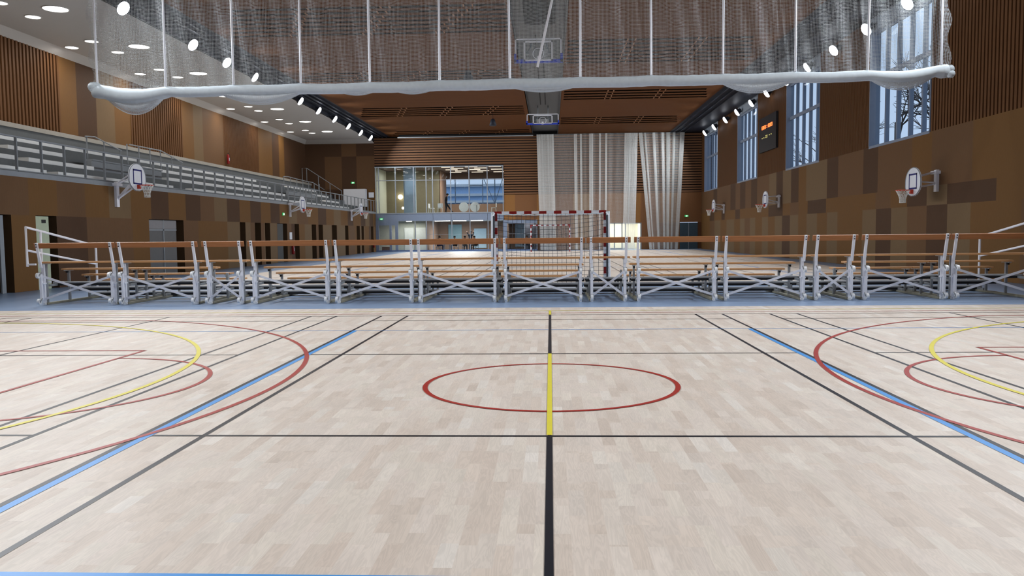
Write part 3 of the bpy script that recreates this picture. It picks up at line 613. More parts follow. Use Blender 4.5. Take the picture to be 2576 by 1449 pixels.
# ------------------------------------------------------------------ handball goals
NETB = M('goal_net_cord', (40, 44, 52), .8)
def goal(name, y, s, label):
    """s = +1 when the net hangs on the camera side"""
    t = empty(name, (0, y, 0)); R_, W_ = REDP, WHITEP
    def strip(mb, a, b, n, start):
        a = Vector(a); b = Vector(b)
        for i in range(n): mb.bar(a+(b-a)*i/n, a+(b-a)*(i+1)/n, .08, .08, R_ if (i+start) % 2 == 0 else W_, up=(0, 1, 0))
    for sx in (-1, 1): m_ = MB(); strip(m_, (sx*1.54, 0, 0), (sx*1.54, 0, 2.08), 11, 0); m_.build('goal_post', t)
    m_ = MB(); strip(m_, (-1.58, 0, 2.12), (1.58, 0, 2.12), 15, 0); m_.build('crossbar', t)
    for sx in (-1, 1):
        m_ = MB(); m_.tube([(sx*1.58, -s*.04, 2.1), (sx*1.6, -s*.75, 2.0), (sx*1.6, -s*1.0, .05), (sx*1.57, 0, .04)], .022, WHITEP, 8); m_.build('net_support', t)
        if s > 0:
            m_ = MB(); m_.tube([(sx*1.62, -.06, 2.13), (sx*1.63, -.06, 1.0), (sx*1.63, -.05, .03)], [.05, .035, .04], HEM, 8); m_.build('net_lacing', t)
    if s > 0: m_ = MB(); m_.tube([(-1.5+3*i/20, -.07, 2.085-.035*math.sin(i*math.pi/20)-.012*(i % 2)) for i in range(21)], .016, HEM, 6); m_.build('net_lacing', t)
    m_ = MB(); m_.tube([(-1.6, -s*1.0, .05), (1.6, -s*1.0, .05)], .02, WHITEP, 8); m_.build('ground_bar', t)
    m_ = MB(); r = .0045 if s > 0 else .006; st = .12
    def P_(u, v):
        # back sheet of the net, from the crossbar down to the ground bar
        yy = -s*(.05+.75*min(1, v*2.2)+.15*v); zz = 2.08-v*2.02 if v > .4 else 2.08-v*.6-(v/.4)**2*.55
        sag = .16*math.sin(u*math.pi)*math.sin(min(1, v*1.6)*math.pi)
        return (-1.55+3.1*u, yy, max(.03, zz-sag))
    k = int(3.1/st)
    for i in range(k+1): m_.tube([P_(i/k, j/16) for j in range(17)], r, NETB, 4, caps=False)
    for j in range(1, 19): m_.tube([P_(i/24, j/18) for i in range(25)], r, NETB, 4, caps=False)
    for sx in (-1, 1):
        for j in range(1, 14): m_.tube([(sx*1.56, -s*.02, 2.05*j/14), (sx*1.58, -s*(.85-.02*j), 2.0*j/14)], r, NETB, 4, caps=False)
        for j in range(1, 7): m_.tube([(sx*1.57, -s*.13*j, .03), (sx*1.57, -s*.12*j, 2.02)], r, NETB, 4, caps=False)
    m_.build('goal_net', t); tag(t, label, 'goal', 'handball goals'); return t
goal('handball_goal', 23.1, 1, 'nearer red and white handball goal with dark net, just behind the bleachers')
goal('handball_goal', 65.0, -1, 'far red and white handball goal in front of the end wall')
# ------------------------------------------------------------------ basketball hoops on the side walls
NW = M('hoop_net_white', (226, 226, 222), .7)
def hoop(xw, s, y, zr, p0, p1, label):
    t = empty('wall_basketball_hoop', (xw, y, zr)); bx = s*.78
    m_ = MB(); m_.box(min(0, s*.09), max(0, s*.09), -.09, .09, p0, p1, STEELW); m_.box(min(0, s*.16), max(0, s*.16), -.2, .2, p1-.14, p1-.04, STEELW); m_.build('wall_bracket', t)
    for a, b in (((s*.06, -.03, p1-.06), (bx, -.28, .42)), ((s*.06, .03, p1-.06), (bx, .28, .42)), ((s*.06, 0, p0+.26), (bx, -.2, .08)), ((s*.06, 0, p0+.26), (bx, .2, .08)), ((s*.06, 0, p0+.3), (bx, 0, .3))):
        m_ = MB(); m_.tube([a, b], .028, STEELW, 8); m_.build('arm', t)
    out = []
    for i in range(25):
        a = math.pi*i/24; out.append((.58*math.cos(a), .30+.46*math.sin(a)))
    out += [(-.58, .12), (-.52, .0), (-.3, -.15), (-.12, -.2), (.12, -.2), (.3, -.15), (.52, .0), (.58, .12)]
    m_ = MB(); f0 = [(bx, yy, zz) for yy, zz in out]; f1 = [(bx+s*.035, yy, zz) for yy, zz in out]
    m_.quad(f0, WHITEP); m_.quad(f1[::-1], WHITEP)
    for i in range(len(out)): j = (i+1) % len(out); m_.quad([f0[i], f0[j], f1[j], f1[i]], WHITEP)
    bd = m_.build('backboard', t)
    m_ = MB(); X_ = bx+s*.04
    for a, b, c_, d in ((-.3, .3, .50, .555), (-.3, .3, .03, .085), (-.3, -.25, .03, .555), (.25, .3, .03, .555)): m_.box(min(X_-.003, X_+.003), max(X_-.003, X_+.003), a, b, c_, d, NAVY)
    m_.build('target_square', bd)
    m_ = MB(); m_.tube([(bx+s*.036, yy*.985, zz*.985+.004) for yy, zz in out], .014, GREY, 5, closed=True); m_.build('board_edge', bd)
    m_ = MB(); cx_ = bx+s*.36; m_.tube([(cx_+.225*math.cos(a*math.pi/12), .225*math.sin(a*math.pi/12), 0) for a in range(24)], .011, ORANGE, 6, closed=True)
    m_.box(min(bx+s*.03, bx+s*.13), max(bx+s*.03, bx+s*.13), -.05, .05, -.12, .02, ORANGE); m_.bar((bx+s*.1, -.04, -.01), (cx_-s*.2, -.1, 0), .02, .015, ORANGE); m_.bar((bx+s*.1, .04, -.01), (cx_-s*.2, .1, 0), .02, .015, ORANGE); m_.build('rim', t)
    m_ = MB()
    def np(a, k):
        rr = (.225, .17, .125, .1, .1)[k]; zz = (0, -.1, -.2, -.3, -.42)[k]; return (cx_+rr*math.cos(a), rr*math.sin(a), zz)
    for i in range(12):
        for sg in (-1, 1): m_.tube([np((i+sg*k*.5)*math.pi/6, k) for k in range(5)], .0065, NW, 4, caps=False)
    m_.tube([np(a*math.pi/12, 4) for a in range(24)], .008, NW, 4, closed=True); m_.build('hoop_net', t)
    tag(t, label, 'basketball hoop', 'basketball hoops on the side walls')
hoop(XL, 1, 28.15, 3.36, -.75, .12, 'nearest left wall basketball hoop with white fan board below the gallery railing')
hoop(XL, 1, 47.3, 3.05, -.42, .4, 'second left wall basketball hoop, middle one under the gallery')
hoop(XL, 1, 62.1, 3.18, -.57, .28, 'farthest left wall basketball hoop, next to the glazed end wall')
hoop(XR, -1, 28.12, 2.84, -.06, .67, 'nearest right wall basketball hoop with white fan board on brown panels')
hoop(XR, -1, 47.0, 2.99, -.17, .55, 'second right wall basketball hoop, below the scoreboard')
hoop(XR, -1, 61.7, 3.1, -.28, .42, 'farthest right wall basketball hoop, near the end wall corner')
# ------------------------------------------------------------------ folded backstops under the ceiling channel
def backstop(y, w, z0, z1, tilt, label):
    t = empty('folded_backstop', (-.45, y, z1)); h = z1-z0; m_ = MB()
    def fr(mb, x0, x1, a, b, wd, mat, dy=0):
        mb.box(x0, x1, dy-.03, dy+.03, -a-wd, -a, mat); mb.box(x0, x1, dy-.03, dy+.03, -b, -b+wd, mat); mb.box(x0, x0+wd, dy-.03, dy+.03, -b, -a, mat); mb.box(x1-wd, x1, dy-.03, dy+.03, -b, -a, mat)
    fr(m_, -w/2, w/2, 0, h*.92, .05, STEELW); m_.quad([(-w/2+.05, 0, -h*.9), (w/2-.05, 0, -h*.9), (w/2-.05, 0, -.05), (-w/2+.05, 0, -.05)], GL); m_.build('glass_backboard', t)
    m_ = MB(); fr(m_, -w*.31, w*.31, h*.12, h*.95, .06, STEELW, -.06); m_.build('support_frame', t)
    m_ = MB(); m_.box(-w/2-.04, w/2+.04, -.07, .05, -h-.02, -h*.88, M('pad_blue', (36, 66, 190), .5)); m_.box(-w/2-.04, -w/2+.05, -.07, .05, -h, -h*.64, MC['pad_blue']); m_.box(w/2-.05, w/2+.04, -.07, .05, -h, -h*.64, MC['pad_blue']); m_.build('edge_padding', t)
    m_ = MB()
    for sx in (-1, 1): m_.tube([(sx*.5, .1, -h*.6), (sx*.35, 1.6, .0), (sx*.35, 2.6, ZC+.2-z1)], .04, GALV, 8)
    m_.bar((-.55, .1, -h*.6), (.55, .1, -h*.6), .07, .07, GALV); m_.box(-.4, .4, -.12, .1, -h*.9, -h*.5, GALV); m_.build('hanging_strut', t)
    m_ = MB(); m_.tube([(.225*math.cos(a*math.pi/10), -.3-.0*a, -h*.7+.225*math.sin(a*math.pi/10)) for a in range(20)], .012, WHITEP, 6, closed=True); m_.box(-.06, .06, -.3, -.03, -h*.95, -h*.8, WHITEP); m_.build('rim', t)
    tag(t, label, 'backstop', 'backstops folded under the ceiling'); return t
backstop(35.0, 1.97, 8.73, 9.73, 0, 'nearer folded glass basketball board with blue padding, behind the divider net')
backstop(54.0, 2.08, 8.62, 9.3, 0, 'farther folded glass basketball board with blue padding under the ceiling channel')
for y, lb in ((40.75, 'dark pendant loudspeaker hanging from the timber ceiling, seen through the net'), (58.05, 'dark pendant loudspeaker hanging from the timber ceiling, beyond the net')):
    t = empty('pendant_speaker', (-4.0, y, ZC)); m_ = MB(); m_.tube([(0, 0, 0), (0, 0, -.45)], .012, BLACKM, 6); m_.build('cable', t)
    m_ = MB(); m_.tube([(0, 0, -.4), (0, 0, -.5), (0, 0, -.85), (0, 0, -.9)], [.1, .15, .26, .2], DARKM, 16); m_.build('speaker_body', t, True); tag(t, lb, 'loudspeaker', 'pendant loudspeakers')
m_ = MB(); m_.tube([(-12.9, 69.9, ZC-.12), (-1.5, 69.9, ZC-.12)], .11, BLACKM, 10); m_.box(-13.0, -1.4, 69.75, 69.8, ZC-.28, ZC-.2, GALV); tag(m_.build('rolled_screen'), 'long black rolled screen under the ceiling before the slatted end wall', 'screen')
# ------------------------------------------------------------------ net curtains on the end wall
CN = NET('curtain_netting', (238, 240, 238),   .05, .0040); CG = NET('curtain_gather', (240, 242, 240), .05, .006)
def curtain(name, xa, xb, spec, botx, label):
    """spec: list of (t0, t1, layers) dense gathers; botx(t) shifts the foot sideways"""
    t_ = empty(name, (0, 70.45, 0)); n = int((xb-xa)*26)
    rnd = random.Random(int(xa*10)); ph = [rnd.uniform(0, 6.3) for _ in range(6)]
    m_ = MB()
    def base(t, v):
        a = .05+.05*math.sin(t*9+ph[0])+.03*math.sin(t*23+ph[1])
        x = xa+(xb-xa)*t+botx(t)*(1-v); return x, a*math.sin((xb-xa)*t*9+ph[2]+.5*math.sin(t*13))
    m_.grid(lambda u, v: (base(u, v)[0], base(u, v)[1], .04+v*(ZC-.1)), n, 14, CN, lambda u, v: ((xb-xa)*u, 9.9*v)); m_.build('curtain_sheet', t_)
    for (t0, t1, lay) in spec:
        m_ = MB(); w = (xb-xa)*(t1-t0)
        def gf(u, v, t0=t0, t1=t1, lay=lay, w=w):
            k = u*lay*math.pi*2; x = xa+(xb-xa)*(t0+(t1-t0)*(u+.0))+.45*w/lay*math.sin(k)*1.6+botx(t0+(t1-t0)*u)*(1-v)
            return (x, -.08+.12*math.cos(k)+.02*math.sin(v*9), .03+v*(ZC-.12))
        m_.grid(gf, lay*12, 14, CG, lambda u, v, w=w, lay=lay: (w*u*5.5, 9.9*v*1.3)); m_.build('gathered_folds', t_)
    tag(t_, label, 'curtain', 'net curtains before the end wall')
curtain('net_curtain', -1.12, 7.5, [(0, .06, 3), (.05, .115, 3), (.11, .17, 3), (.37, .40, 2), (.43, .45, 2), (.52, .56, 3), (.62, .635, 1), (.68, .70, 1), (.87, .93, 3), (.92, 1, 4)], lambda t: .25*(1-t)-.25*t, 'left white net curtain with a dense gather at its left edge, behind the far goal')
curtain('net_curtain', 7.56, 11.45, [(0, .08, 3), (.12, .16, 2), (.3, .36, 2), (.5, .56, 2), (.6, .68, 4), (.74, .80, 4), (.9, 1, 5)], lambda t: .95*(1-t)-.55*t, 'right white net curtain drawn into bright folds, beside the slatted corner')
# ------------------------------------------------------------------ small things on the walls
t = empty('scoreboard', (XR-.02, 49.3, 7.27)); m_ = MB(); m_.box(-.12, 0, -1.88, 1.88, -1.03, 1.03, M('scoreboard_black', (30, 30, 34), .5)); m_.build('panel', t)
m_ = MB(); OD = EM('orange_digits', (255, 120, 60), 2.0)
for i in range(5):
    yy = 1.0-i*.48
    if i == 2: m_.box(-.14, -.12, yy-.05, yy+.05, .44, .49, OD); m_.box(-.14, -.12, yy-.05, yy+.05, .33, .38, OD); continue
    for a_, b_ in ((.49, .52), (.40, .43), (.31, .34)): m_.box(-.14, -.12, yy-.18, yy+.18, a_, b_, OD)
    m_.box(-.14, -.12, yy-.2, yy-.12, .32, .51, OD); m_.box(-.14, -.12, yy+.12, yy+.2, .32, .51, OD)
m_.build('digits', t)
m_ = MB(); YD = EM('yellow_dots', (210, 200, 120), .7)
for yy, zz in ((1.1, -.2), (.7, -.2), (.25, -.12), (0, -.12), (0, -.22), (.25, -.22), (-.5, -.15), (-.9, -.15)): m_.box(-.135, -.12, yy-.06, yy+.06, zz-.03, zz+.03, YD)
m_.build('indicator', t); tag(t, 'black scoreboard with glowing orange figures between two tall windows', 'scoreboard')
EG = EM('exit_green', (40, 170, 90), .8); EW = EM('exit_white', (235, 250, 240), 1.6)
def exit_sign(loc, ax, label):
    t = empty('exit_sign', loc); t.scale = (.75, .75, .75); m_ = MB()
    if ax == 'y': m_.box(-.2, .2, -.05, .0, -.1, .1, EG)
    else: m_.box(0, .05, -.2, .2, -.1, .1, EG)
    m_.build('case', t)
    m_ = MB()
    def pb(a, b, c_, d):
        if ax == 'y': m_.box(a, b, -.06, -.05, c_, d, EW)
        else: m_.box(.05, .06, a, b, c_, d, EW)
    pb(-.04, .0, .04, .08); pb(-.06, .01, -.02, .04); pb(-.09, -.04, -.07, -.02); pb(.0, .04, -.08, -.02); pb(.1, .13, -.06, .06)
    m_.build('running_figure', t); tag(t, label, 'exit sign', 'green exit signs')
exit_sign((-17.24, YF-.02, 6.06), 'y', 'small green exit sign on the dark end wall above the gallery')
exit_sign((XL+.01, 46.15, 2.76), 'x', 'small green exit sign on the left wall just before the second hoop')
exit_sign((-14.78, YF-.1, 2.86), 'y', 'small green exit sign on the grey band of the glazed end wall')
exit_sign((11.73, YF-.03, 2.84), 'y', 'lit exit sign above the dark door at the right of the end wall')
def extinguisher(x, y, z, label):
    t = empty('fire_extinguisher', (x, y, z)); m_ = MB(); m_.tube([(0, 0, 0), (0, 0, .04), (0, 0, .52), (0, 0, .6), (0, 0, .64)], [.07, .09, .09, .06, .03], REDP, 14); m_.build('cylinder', t, True)
    m_ = MB(); m_.tube([(0, 0, .64), (0, 0, .7)], .025, BLACKM, 8); m_.bar((-.0, -.05, .7), (0, .1, .73), .02, .03, BLACKM); m_.tube([(.03, 0, .66), (.11, .02, .55), (.11, .03, .2)], .012, BLACKM, 6); m_.build('valve_and_hose', t)
    m_ = MB(); m_.box(.085, .093, -.04, .04, .2, .4, WHITEP); m_.build('label_plate', t); tag(t, label, 'fire extinguisher', 'fire extinguishers')
extinguisher(XG+.2, 53.2, 6.28, 'red fire extinguisher on the slatted upper gallery wall')
extinguisher(XL+.14, 47.35, .42, 'red fire extinguisher on the left wall, seen between the bleacher bars')
extinguisher(XL+.14, 69.4, .4, 'red fire extinguisher in the far left corner of the hall')
m_ = MB(); m_.box(XL+.005, XL+.03, 47.15, 47.6, 1.3, 1.72, WHITEP); tag(m_.build('wall_notice'), 'small white notice on the left wall above the extinguisher', 'notice')
m_ = MB(); m_.box(-15.85, -15.4, YF-.12, YF-.03, 4.75, 5.2, WHITEP); tag(m_.build('white_wall_unit'), 'small white box on the end wall beside the glazing, above the gallery railing', 'box')
# doors inside the left wall openings
m_ = MB(); m_.box(XL-.1, XL-.05, 23.62, 24.3, 0, 2.2, M('door_pale_green', (176, 186, 160), .5)); m_.box(XL-.05, XL-.04, 23.95, 24.15, 2.0, 2.1, RUBBER); struct(m_.build('door_1'))
m_ = MB(); m_.box(XL-.1, XL-.05, 30.48, 32.8, 0, 2.2, M('door_steel', (96, 98, 100), .4, .3)); m_.box(XL-.05, XL-.03, 31.65, 31.72, 0, 2.2, GREY); m_.box(XL-.05, XL-.03, 30.5, 32.8, 1.78, 1.84, GREY); m_.box(XL-.05, XL-.035, 30.5, 32.8, 1.86, 2.18, M('door_fanlight', (128, 128, 132), .3)); struct(m_.build('door_2'))
m_ = MB(); m_.box(XL-.1, XL-.05, 22.05, 22.22, 0, 2.2, GREY); struct(m_.build('door_3'))
m_ = MB(); m_.box(XL-.1, XL-.05, 45.1, 46.2, 0, 2.2, M('door_dark_grey', (62, 64, 64), .5)); struct(m_.build('door_4'))
m_ = MB(); DG = M('door_dark_blue', (62, 80, 92), .4); m_.box(11.16, 12.69, YF-.02, YF+.03, 0, 2.27, DG); m_.box(11.9, 11.94, YF-.04, YF-.02, 0, 2.27, FRAMEA); m_.box(11.75, 11.8, YF-.07, YF-.03, 1.0, 1.1, GALV); struct(m_.build('door_5'))
# ------------------------------------------------------------------ glazed end wall and the rooms behind
FA = MB()
def vm(x, z0, z1, w=.07): FA.box(x-w/2, x+w/2, YF-.06, YF+.06, z0, z1, FRAMEA)
for x in (-15.22, -14.97, -13.5, -11.89, -10.8, -10.24, -8.64, -7.04, -5.45, -4.08): vm(x, 3.3, 7.38)
for z_ in (7.36, 3.34): FA.box(-15.3, -4.04, YF-.07, YF+.07, z_-.04, z_+.04, FRAMEA)
FA.box(-15.2, -4.1, YF-.04, YF+.04, 6.18, 6.23, FRAMEA)
for x0, x1 in ((-15.3, -10.24), (-10.24, -8.64), (-8.64, -7.04), (-7.04, -5.45), (-5.45, -4.04)): FA.box(x0+.012, x1-.012, YF-.03, YF+.06, 2.66, 3.3, SPAND)
for x, w in ((-15.17, .26), (-14.0, .2), (-13.46, .26), (-11.82, .08), (-10.84, .08), (-10.24, .07), (-8.6, .06), (-6.99, .06), (-5.42, .06), (-3.95, .34), (-2.23, .07), (-1.16, .08)): FA.box(x-w/2, x+w/2, YF-.05, YF+.05, 0, 2.66, SPAND if w > .15 else FRAMEA)
FA.box(-15.3, -1.12, YF-.06, YF+.06, 0, .12, M('sill_blue', (92, 112, 150), .4)); FA.box(-15.3, -13.3, YF-.04, YF+.05, 2.3, 2.66, SPAND); FA.box(-10.8, -1.12, YF-.02, YF+.02, 1.45, 1.47, FRAMEA)
FA.box(-4.05, -1.12, YF-.03, YF+.05, 2.35, 2.64, SPAND)
fo = struct(FA.build('window_5'))
p = MB(); p.quad([(-15.2, YF, 3.36), (-4.1, YF, 3.36), (-4.1, YF, 7.34), (-15.2, YF, 7.34)], GLF); p.build('upper_pane', fo)
p = MB(); p.quad([(-13.3, YF, .12), (-1.15, YF, .12), (-1.15, YF, 2.62), (-13.3, YF, 2.62)], GLF); p.build('lower_pane', fo)
RM_ = MB()
TAU = M('room_taupe', (112, 104, 84), .7); BRW = M('room_brown', (134, 108, 90), .7); PAL = M('room_pale', (178, 180, 166), .7); CR = M('room_cream', (224, 220, 200), .7); DCE = M('room_ceiling_brown', (92, 74, 66), .7)
RM_.box(XG, XR, YF+.15, YF+11, 3.2, 3.34, PAL)                        # upper floor slab
RM_.box(XL-2, -3.8, YF+.2, YF+11, 7.42, 7.5, DCE)
RM_.box(-15.6, -10.3, YF+5.2, YF+5.35, 3.3, 7.4, TAU); RM_.box(-15.5, -15.35, YF+.2, YF+5.3, 3.3, 7.4, PAL)
RM_.box(-10.35, -10.2, YF+5.2, YF+9.2, 3.3, 7.4, BRW); RM_.box(-3.95, -3.85, YF+.2, YF+11, 0, 7.4, BRW)
RM_.box(-13.0, -11.95, YF+1.2, YF+1.7, 3.3, 7.4, M('column_pale_blue', (172, 190, 206), .6))
RM_.box(-12.6, -3.9, YF+9.0, YF+9.1, 3.3, 4.42, BRW); RM_.box(-12, -3.9, YF+9.0, YF+9.1, 6.85, 7.4, DCE)
for x in (-10.5, -9.3, -7.9, -6.6, -5.4, -4.6): RM_.box(x-.04, x+.04, YF+9.0, YF+9.12, 4.42, 6.85, M('window_bar_blue', (62, 90, 128), .5))
RM_.box(-7.9, -6.6, YF+8.98, YF+9.1, 6.15, 6.25, MC['window_bar_blue']); RM_.bar((-6.5, YF+8.8, 6.9), (-5.4, YF+8.8, 4.4), .06, .06, MC['window_bar_blue']); RM_.bar((-4.6, YF+8.8, 6.9), (-5.4, YF+8.8, 4.4), .06, .06, MC['window_bar_blue'])
# lower rooms
RM_.box(XL-1, 9, YF+8, YF+8.1, 0, 3.2, BRW); RM_.box(-10.95, -10.85, YF+.3, YF+8, 0, 3.2, BRW); RM_.box(XL-1, -10.9, YF+3.0, YF+3.1, 0, 3.2, PAL)
RM_.box(-15.3, -1.0, YF+.12, YF+8, 2.69, 2.75, PAL); RM_.box(-1.05, -.95, YF+.15, YF+8, 0, 3.2, BRW)
RM_.box(-12.3, -11.0, YF+2.9, YF+2.99, 0, 2.1, M('room_door_white', (206, 208, 200), .5)); RM_.box(-13.3, -12.45, YF+2.9, YF+2.99, 0, 2.1, MC['room_door_white'])
RM_.box(-14.9, -14.2, YF+.5, YF+.9, 0, .42, BRW)
RM_.box(-9.9, -8.6, YF+7.9, YF+7.99, .9, 2.4, M('wall_picture_teal', (120, 150, 156), .5)); RM_.box(-7.4, -6.2, YF+7.9, YF+7.99, .1, 2.0, M('pale_blue_board', (160, 184, 196), .6))
RM_.box(-3.4, -2.3, YF+7.9, YF+7.99, .2, 2.5, M('bright_blue_wall', (176, 206, 228), .6)); RM_.box(-2.3, -1.1, YF+2.9, YF+3.0, 0, 2.4, M('grey_wall_lower', (92, 92, 100), .6))
# doorway at the right
RM_.box(4.75, 7.9, YF+3.2, YF+3.3, 0, 2.9, CR); RM_.box(4.7, 4.8, YF+.1, YF+3.2, 0, 2.9, CR); RM_.box(7.85, 7.95, YF+.1, YF+3.2, 0, 2.9, CR); RM_.box(4.7, 7.95, YF+.1, YF+3.3, 2.6, 2.7, CR)
struct(RM_.build('wall_rooms_behind'))
d = MB()
for x in (4.84, 5.55, 6.2, 6.5, 7.82): d.box(x-.05, x+.05, YF-.03, YF+.05, 0, 2.3, FRAMEA)
d.box(4.84, 7.82, YF-.03, YF+.05, 2.22, 2.3, FRAMEA); d.box(4.84, 6.5, YF-.02, YF+.03, 0, .12, FRAMEA); struct(d.build('door_6'))
# outside view: louvred neighbour seen through the back windows
ob = MB(); OB = M('neighbour_blue_cladding', (176, 206, 246), .6, var=.08)
ob.box(-24, 8, 96, 97, 0, 7.2, OB)
for zz in (5.1, 5.9, 7.0, 7.9): ob.box(-24, 8, 95.6, 96, zz, zz+.28, M('neighbour_white_band', (236, 242, 250), .6))
tag(ob.build('neighbour_building'), 'blue clad building with white bands, outside the back windows of the upper room', 'building')
def strip(x0, x1, y, z_, label, mat=STRIP, grp='strip lights in the lower room', nm='strip_light'):
    m_ = MB(); m_.box(x0, x1, y-.09, y+.09, z_-.05, z_, mat); tag(m_.build(nm), label, 'light', grp)
for i, (a, b) in enumerate(((-10.3, -8.95), (-8.65, -7.5), (-7.05, -6.0))): strip(a, b, YF+1.6, 2.685, 'bright strip light in the lower glazed room, %s from the left' % ORD[i])
for i, (x, lb) in enumerate(((-12.6, 'round bright light in the pale lower lobby'), (-5.0, 'round bright light behind the left goal post'), (-2.9, 'left of two round lights above the far goal'), (-1.75, 'right of two round lights above the far goal'))):
    m_ = MB(); m_.cyl((x, YF+1.4, 2.63), (x, YF+1.4, 2.685), .25, STRIP, 20); tag(m_.build('round_light'), lb, 'light', 'round lights in the lower room')
for n_, (x, y, z_, e, col) in enumerate(((-8, YF+4, 2.55, 420, (1, .95, .88)), (-12.6, YF+1.6, 2.55, 80, (1, .96, .9)), (-2.5, YF+3, 2.55, 80, (1, .97, .95)), (6.3, YF+1.8, 2.5, 110, (1, .98, .9)), (-8, YF+4, 7.2, 520, (1, .92, .85)), (-13, YF+3, 7.2, 110, (1, .95, .85)))):
    l_ = bpy.data.lights.new('room_ceiling_light', 'AREA'); l_.shape = 'RECTANGLE'; l_.size = 2.2; l_.size_y = 1.2; l_.energy = e; l_.color = col
    lo = bpy.data.objects.new('room_ceiling_light', l_); COL.objects.link(lo); lo.location = (x, y, z_)
k = 0
for j, y in enumerate((YF+1.2, YF+2.6, YF+4.2, YF+5.8, YF+7.4)):
    for i in range(3):
        x = -9.6+i*2.1+(j % 2)*.7
        if x > -4.9: continue
        strip(x, x+1.1, y, 7.42, 'slim ceiling strip light in the upper lounge', DIMSTRIP, 'slim strip lights of the upper lounge', 'lounge_strip_light')
m_ = MB(); WL_ = EM('wall_lamp_glow', (255, 240, 205), 12); m_.ball((-14.0, YF+5.0, 5.0), .22, WL_, n=8); tag(m_.build('wall_lamp'), 'bright glowing wall lamp in the dark upper room at the left', 'lamp')
m_ = MB(); m_.ball((-13.7, YF+4.6, 3.95), .12, WL_, n=8); tag(m_.build('small_lamp'), 'small bright lamp low in the upper room, below the wall lamp', 'lamp')
# furniture of the lounge
WPL = M('white_plastic', (236, 238, 238), .5)
def chair(x, y, rz):
    t = empty('lounge_chair', (x, y, 3.345), rz)
    m_ = MB(); m_.box(-.24, .24, -.22, .22, .43, .47, WPL); m_.build('seat', t)
    m_ = MB(); m_.box(-.23, .23, .2, .24, .5, .86, WPL); m_.build('backrest', t)
    for a, b in ((-1, -1), (1, -1), (-1, 1), (1, 1)): m_ = MB(); m_.bar((a*.2, b*.18, .43), (a*.23, b*.21, 0), .03, .03, WPL); m_.build('leg', t)
    return t
for a, lb in (((-10.55, YF+1.3, 1.4), 'white lounge chair at the foot of the second upper mullion'), ((-9.75, YF+1.2, 3.3), 'white lounge chair just left of the walking person'), ((-5.0, YF+1.5, -1.4), 'white lounge chair at the right end of the upper lounge')): tag(chair(*a), lb, 'chair', 'white chairs in the upper lounge')
for x, lb in ((-7.75, 'left folded white round table in the upper lounge'), (-6.75, 'right folded white round table in the upper lounge')):
    t = empty('folded_round_table', (x, YF+2.2, 3.345)); m_ = MB(); m_.cyl((0, -.05, .55), (0, -.01, .55), .44, WPL, 28); m_.build('tabletop', t); m_ = MB(); m_.tube([(0, .05, .55), (0, .05, .05)], .025, GREY, 8); m_.box(-.25, .25, -.15, .25, 0, .03, GREY); m_.build('stand', t); tag(t, lb, 'table', 'folded round tables in the upper lounge')
t = empty('bistro_table', (-6.5, YF+1.2, 3.345)); m_ = MB(); m_.cyl((0, 0, .68), (0, 0, .71), .38, WPL, 24); m_.build('tabletop', t); m_ = MB(); m_.tube([(0, 0, 0), (0, 0, .68)], .03, GREY, 8); m_.cyl((0, 0, 0), (0, 0, .03), .2, GREY, 16); m_.build('pedestal', t); tag(t, 'small white bistro table before the right folded table', 'table')
# ------------------------------------------------------------------ people
def person(name, loc, rz, J, radii, label, hair=(24, 22, 22), cloth=CLOTHD, mats=None, sc=1.0):
    """one skinned body; J = {joint: (x, y, z)} with edges below"""
    ed = [('pel', 'wst'), ('wst', 'chs'), ('chs', 'nck'), ('nck', 'hed'), ('hed', 'top'), ('chs', 'shl'), ('shl', 'ell'), ('ell', 'hal'), ('chs', 'shr'), ('shr', 'elr'), ('elr', 'har'), ('pel', 'hil'), ('hil', 'knl'), ('knl', 'anl'), ('anl', 'tol'), ('pel', 'hir'), ('hir', 'knr'), ('knr', 'anr'), ('anr', 'tor')]
    ks = list(J); me = bpy.data.meshes.new('body'); me.from_pydata([tuple(c*sc for c in J[k]) for k in ks], [(ks.index(a), ks.index(b)) for a, b in ed], [])
    o = bpy.data.objects.new('body', me); COL.objects.link(o)
    sk = o.modifiers.new('skin', 'SKIN'); R0 = dict(pel=.135, wst=.125, chs=.15, nck=.055, hed=.09, top=.075, shl=.07, shr=.07, ell=.047, elr=.047, hal=.035, har=.035, hil=.1, hir=.1, knl=.062, knr=.062, anl=.042, anr=.042, tol=.035, tor=.035)
    for i, k in enumerate(ks): v = me.skin_vertices[0].data[i]; v.radius = (R0[k]*sc*1.18, R0[k]*sc*1.0); v.use_root = (k == 'pel')
    sb = o.modifiers.new('sub', 'SUBSURF'); sb.levels = sb.render_levels = 2
    dg = bpy.context.evaluated_depsgraph_get(); m2 = bpy.data.meshes.new_from_object(o.evaluated_get(dg)); bpy.data.objects.remove(o)
    m2.materials.clear()
    for m_ in (cloth, SKIN): m2.materials.append(m_)
    hz = J['nck'][2]*sc
    for p_ in m2.polygons:
        c_ = p_.center; p_.use_smooth = True
        hand = min((c_-Vector(J['hal'])*sc).length, (c_-Vector(J['har'])*sc).length) < .09
        if (c_-Vector(J['hed'])*sc).length < .17 and c_.z > hz or hand: p_.material_index = 1
    root = empty(name, loc, rz); b_ = bpy.data.objects.new('body', m2); COL.objects.link(b_); b_.parent = root
    h_ = MB(); hd = Vector(J['top'])*sc; h_.ball((hd.x, hd.y+.015, hd.z-.0), .105*sc, M('hair_dark', hair, .8), 1, 1.08, .85); h_.build('hair', root, True)
    tag(root, label, 'person'); return root
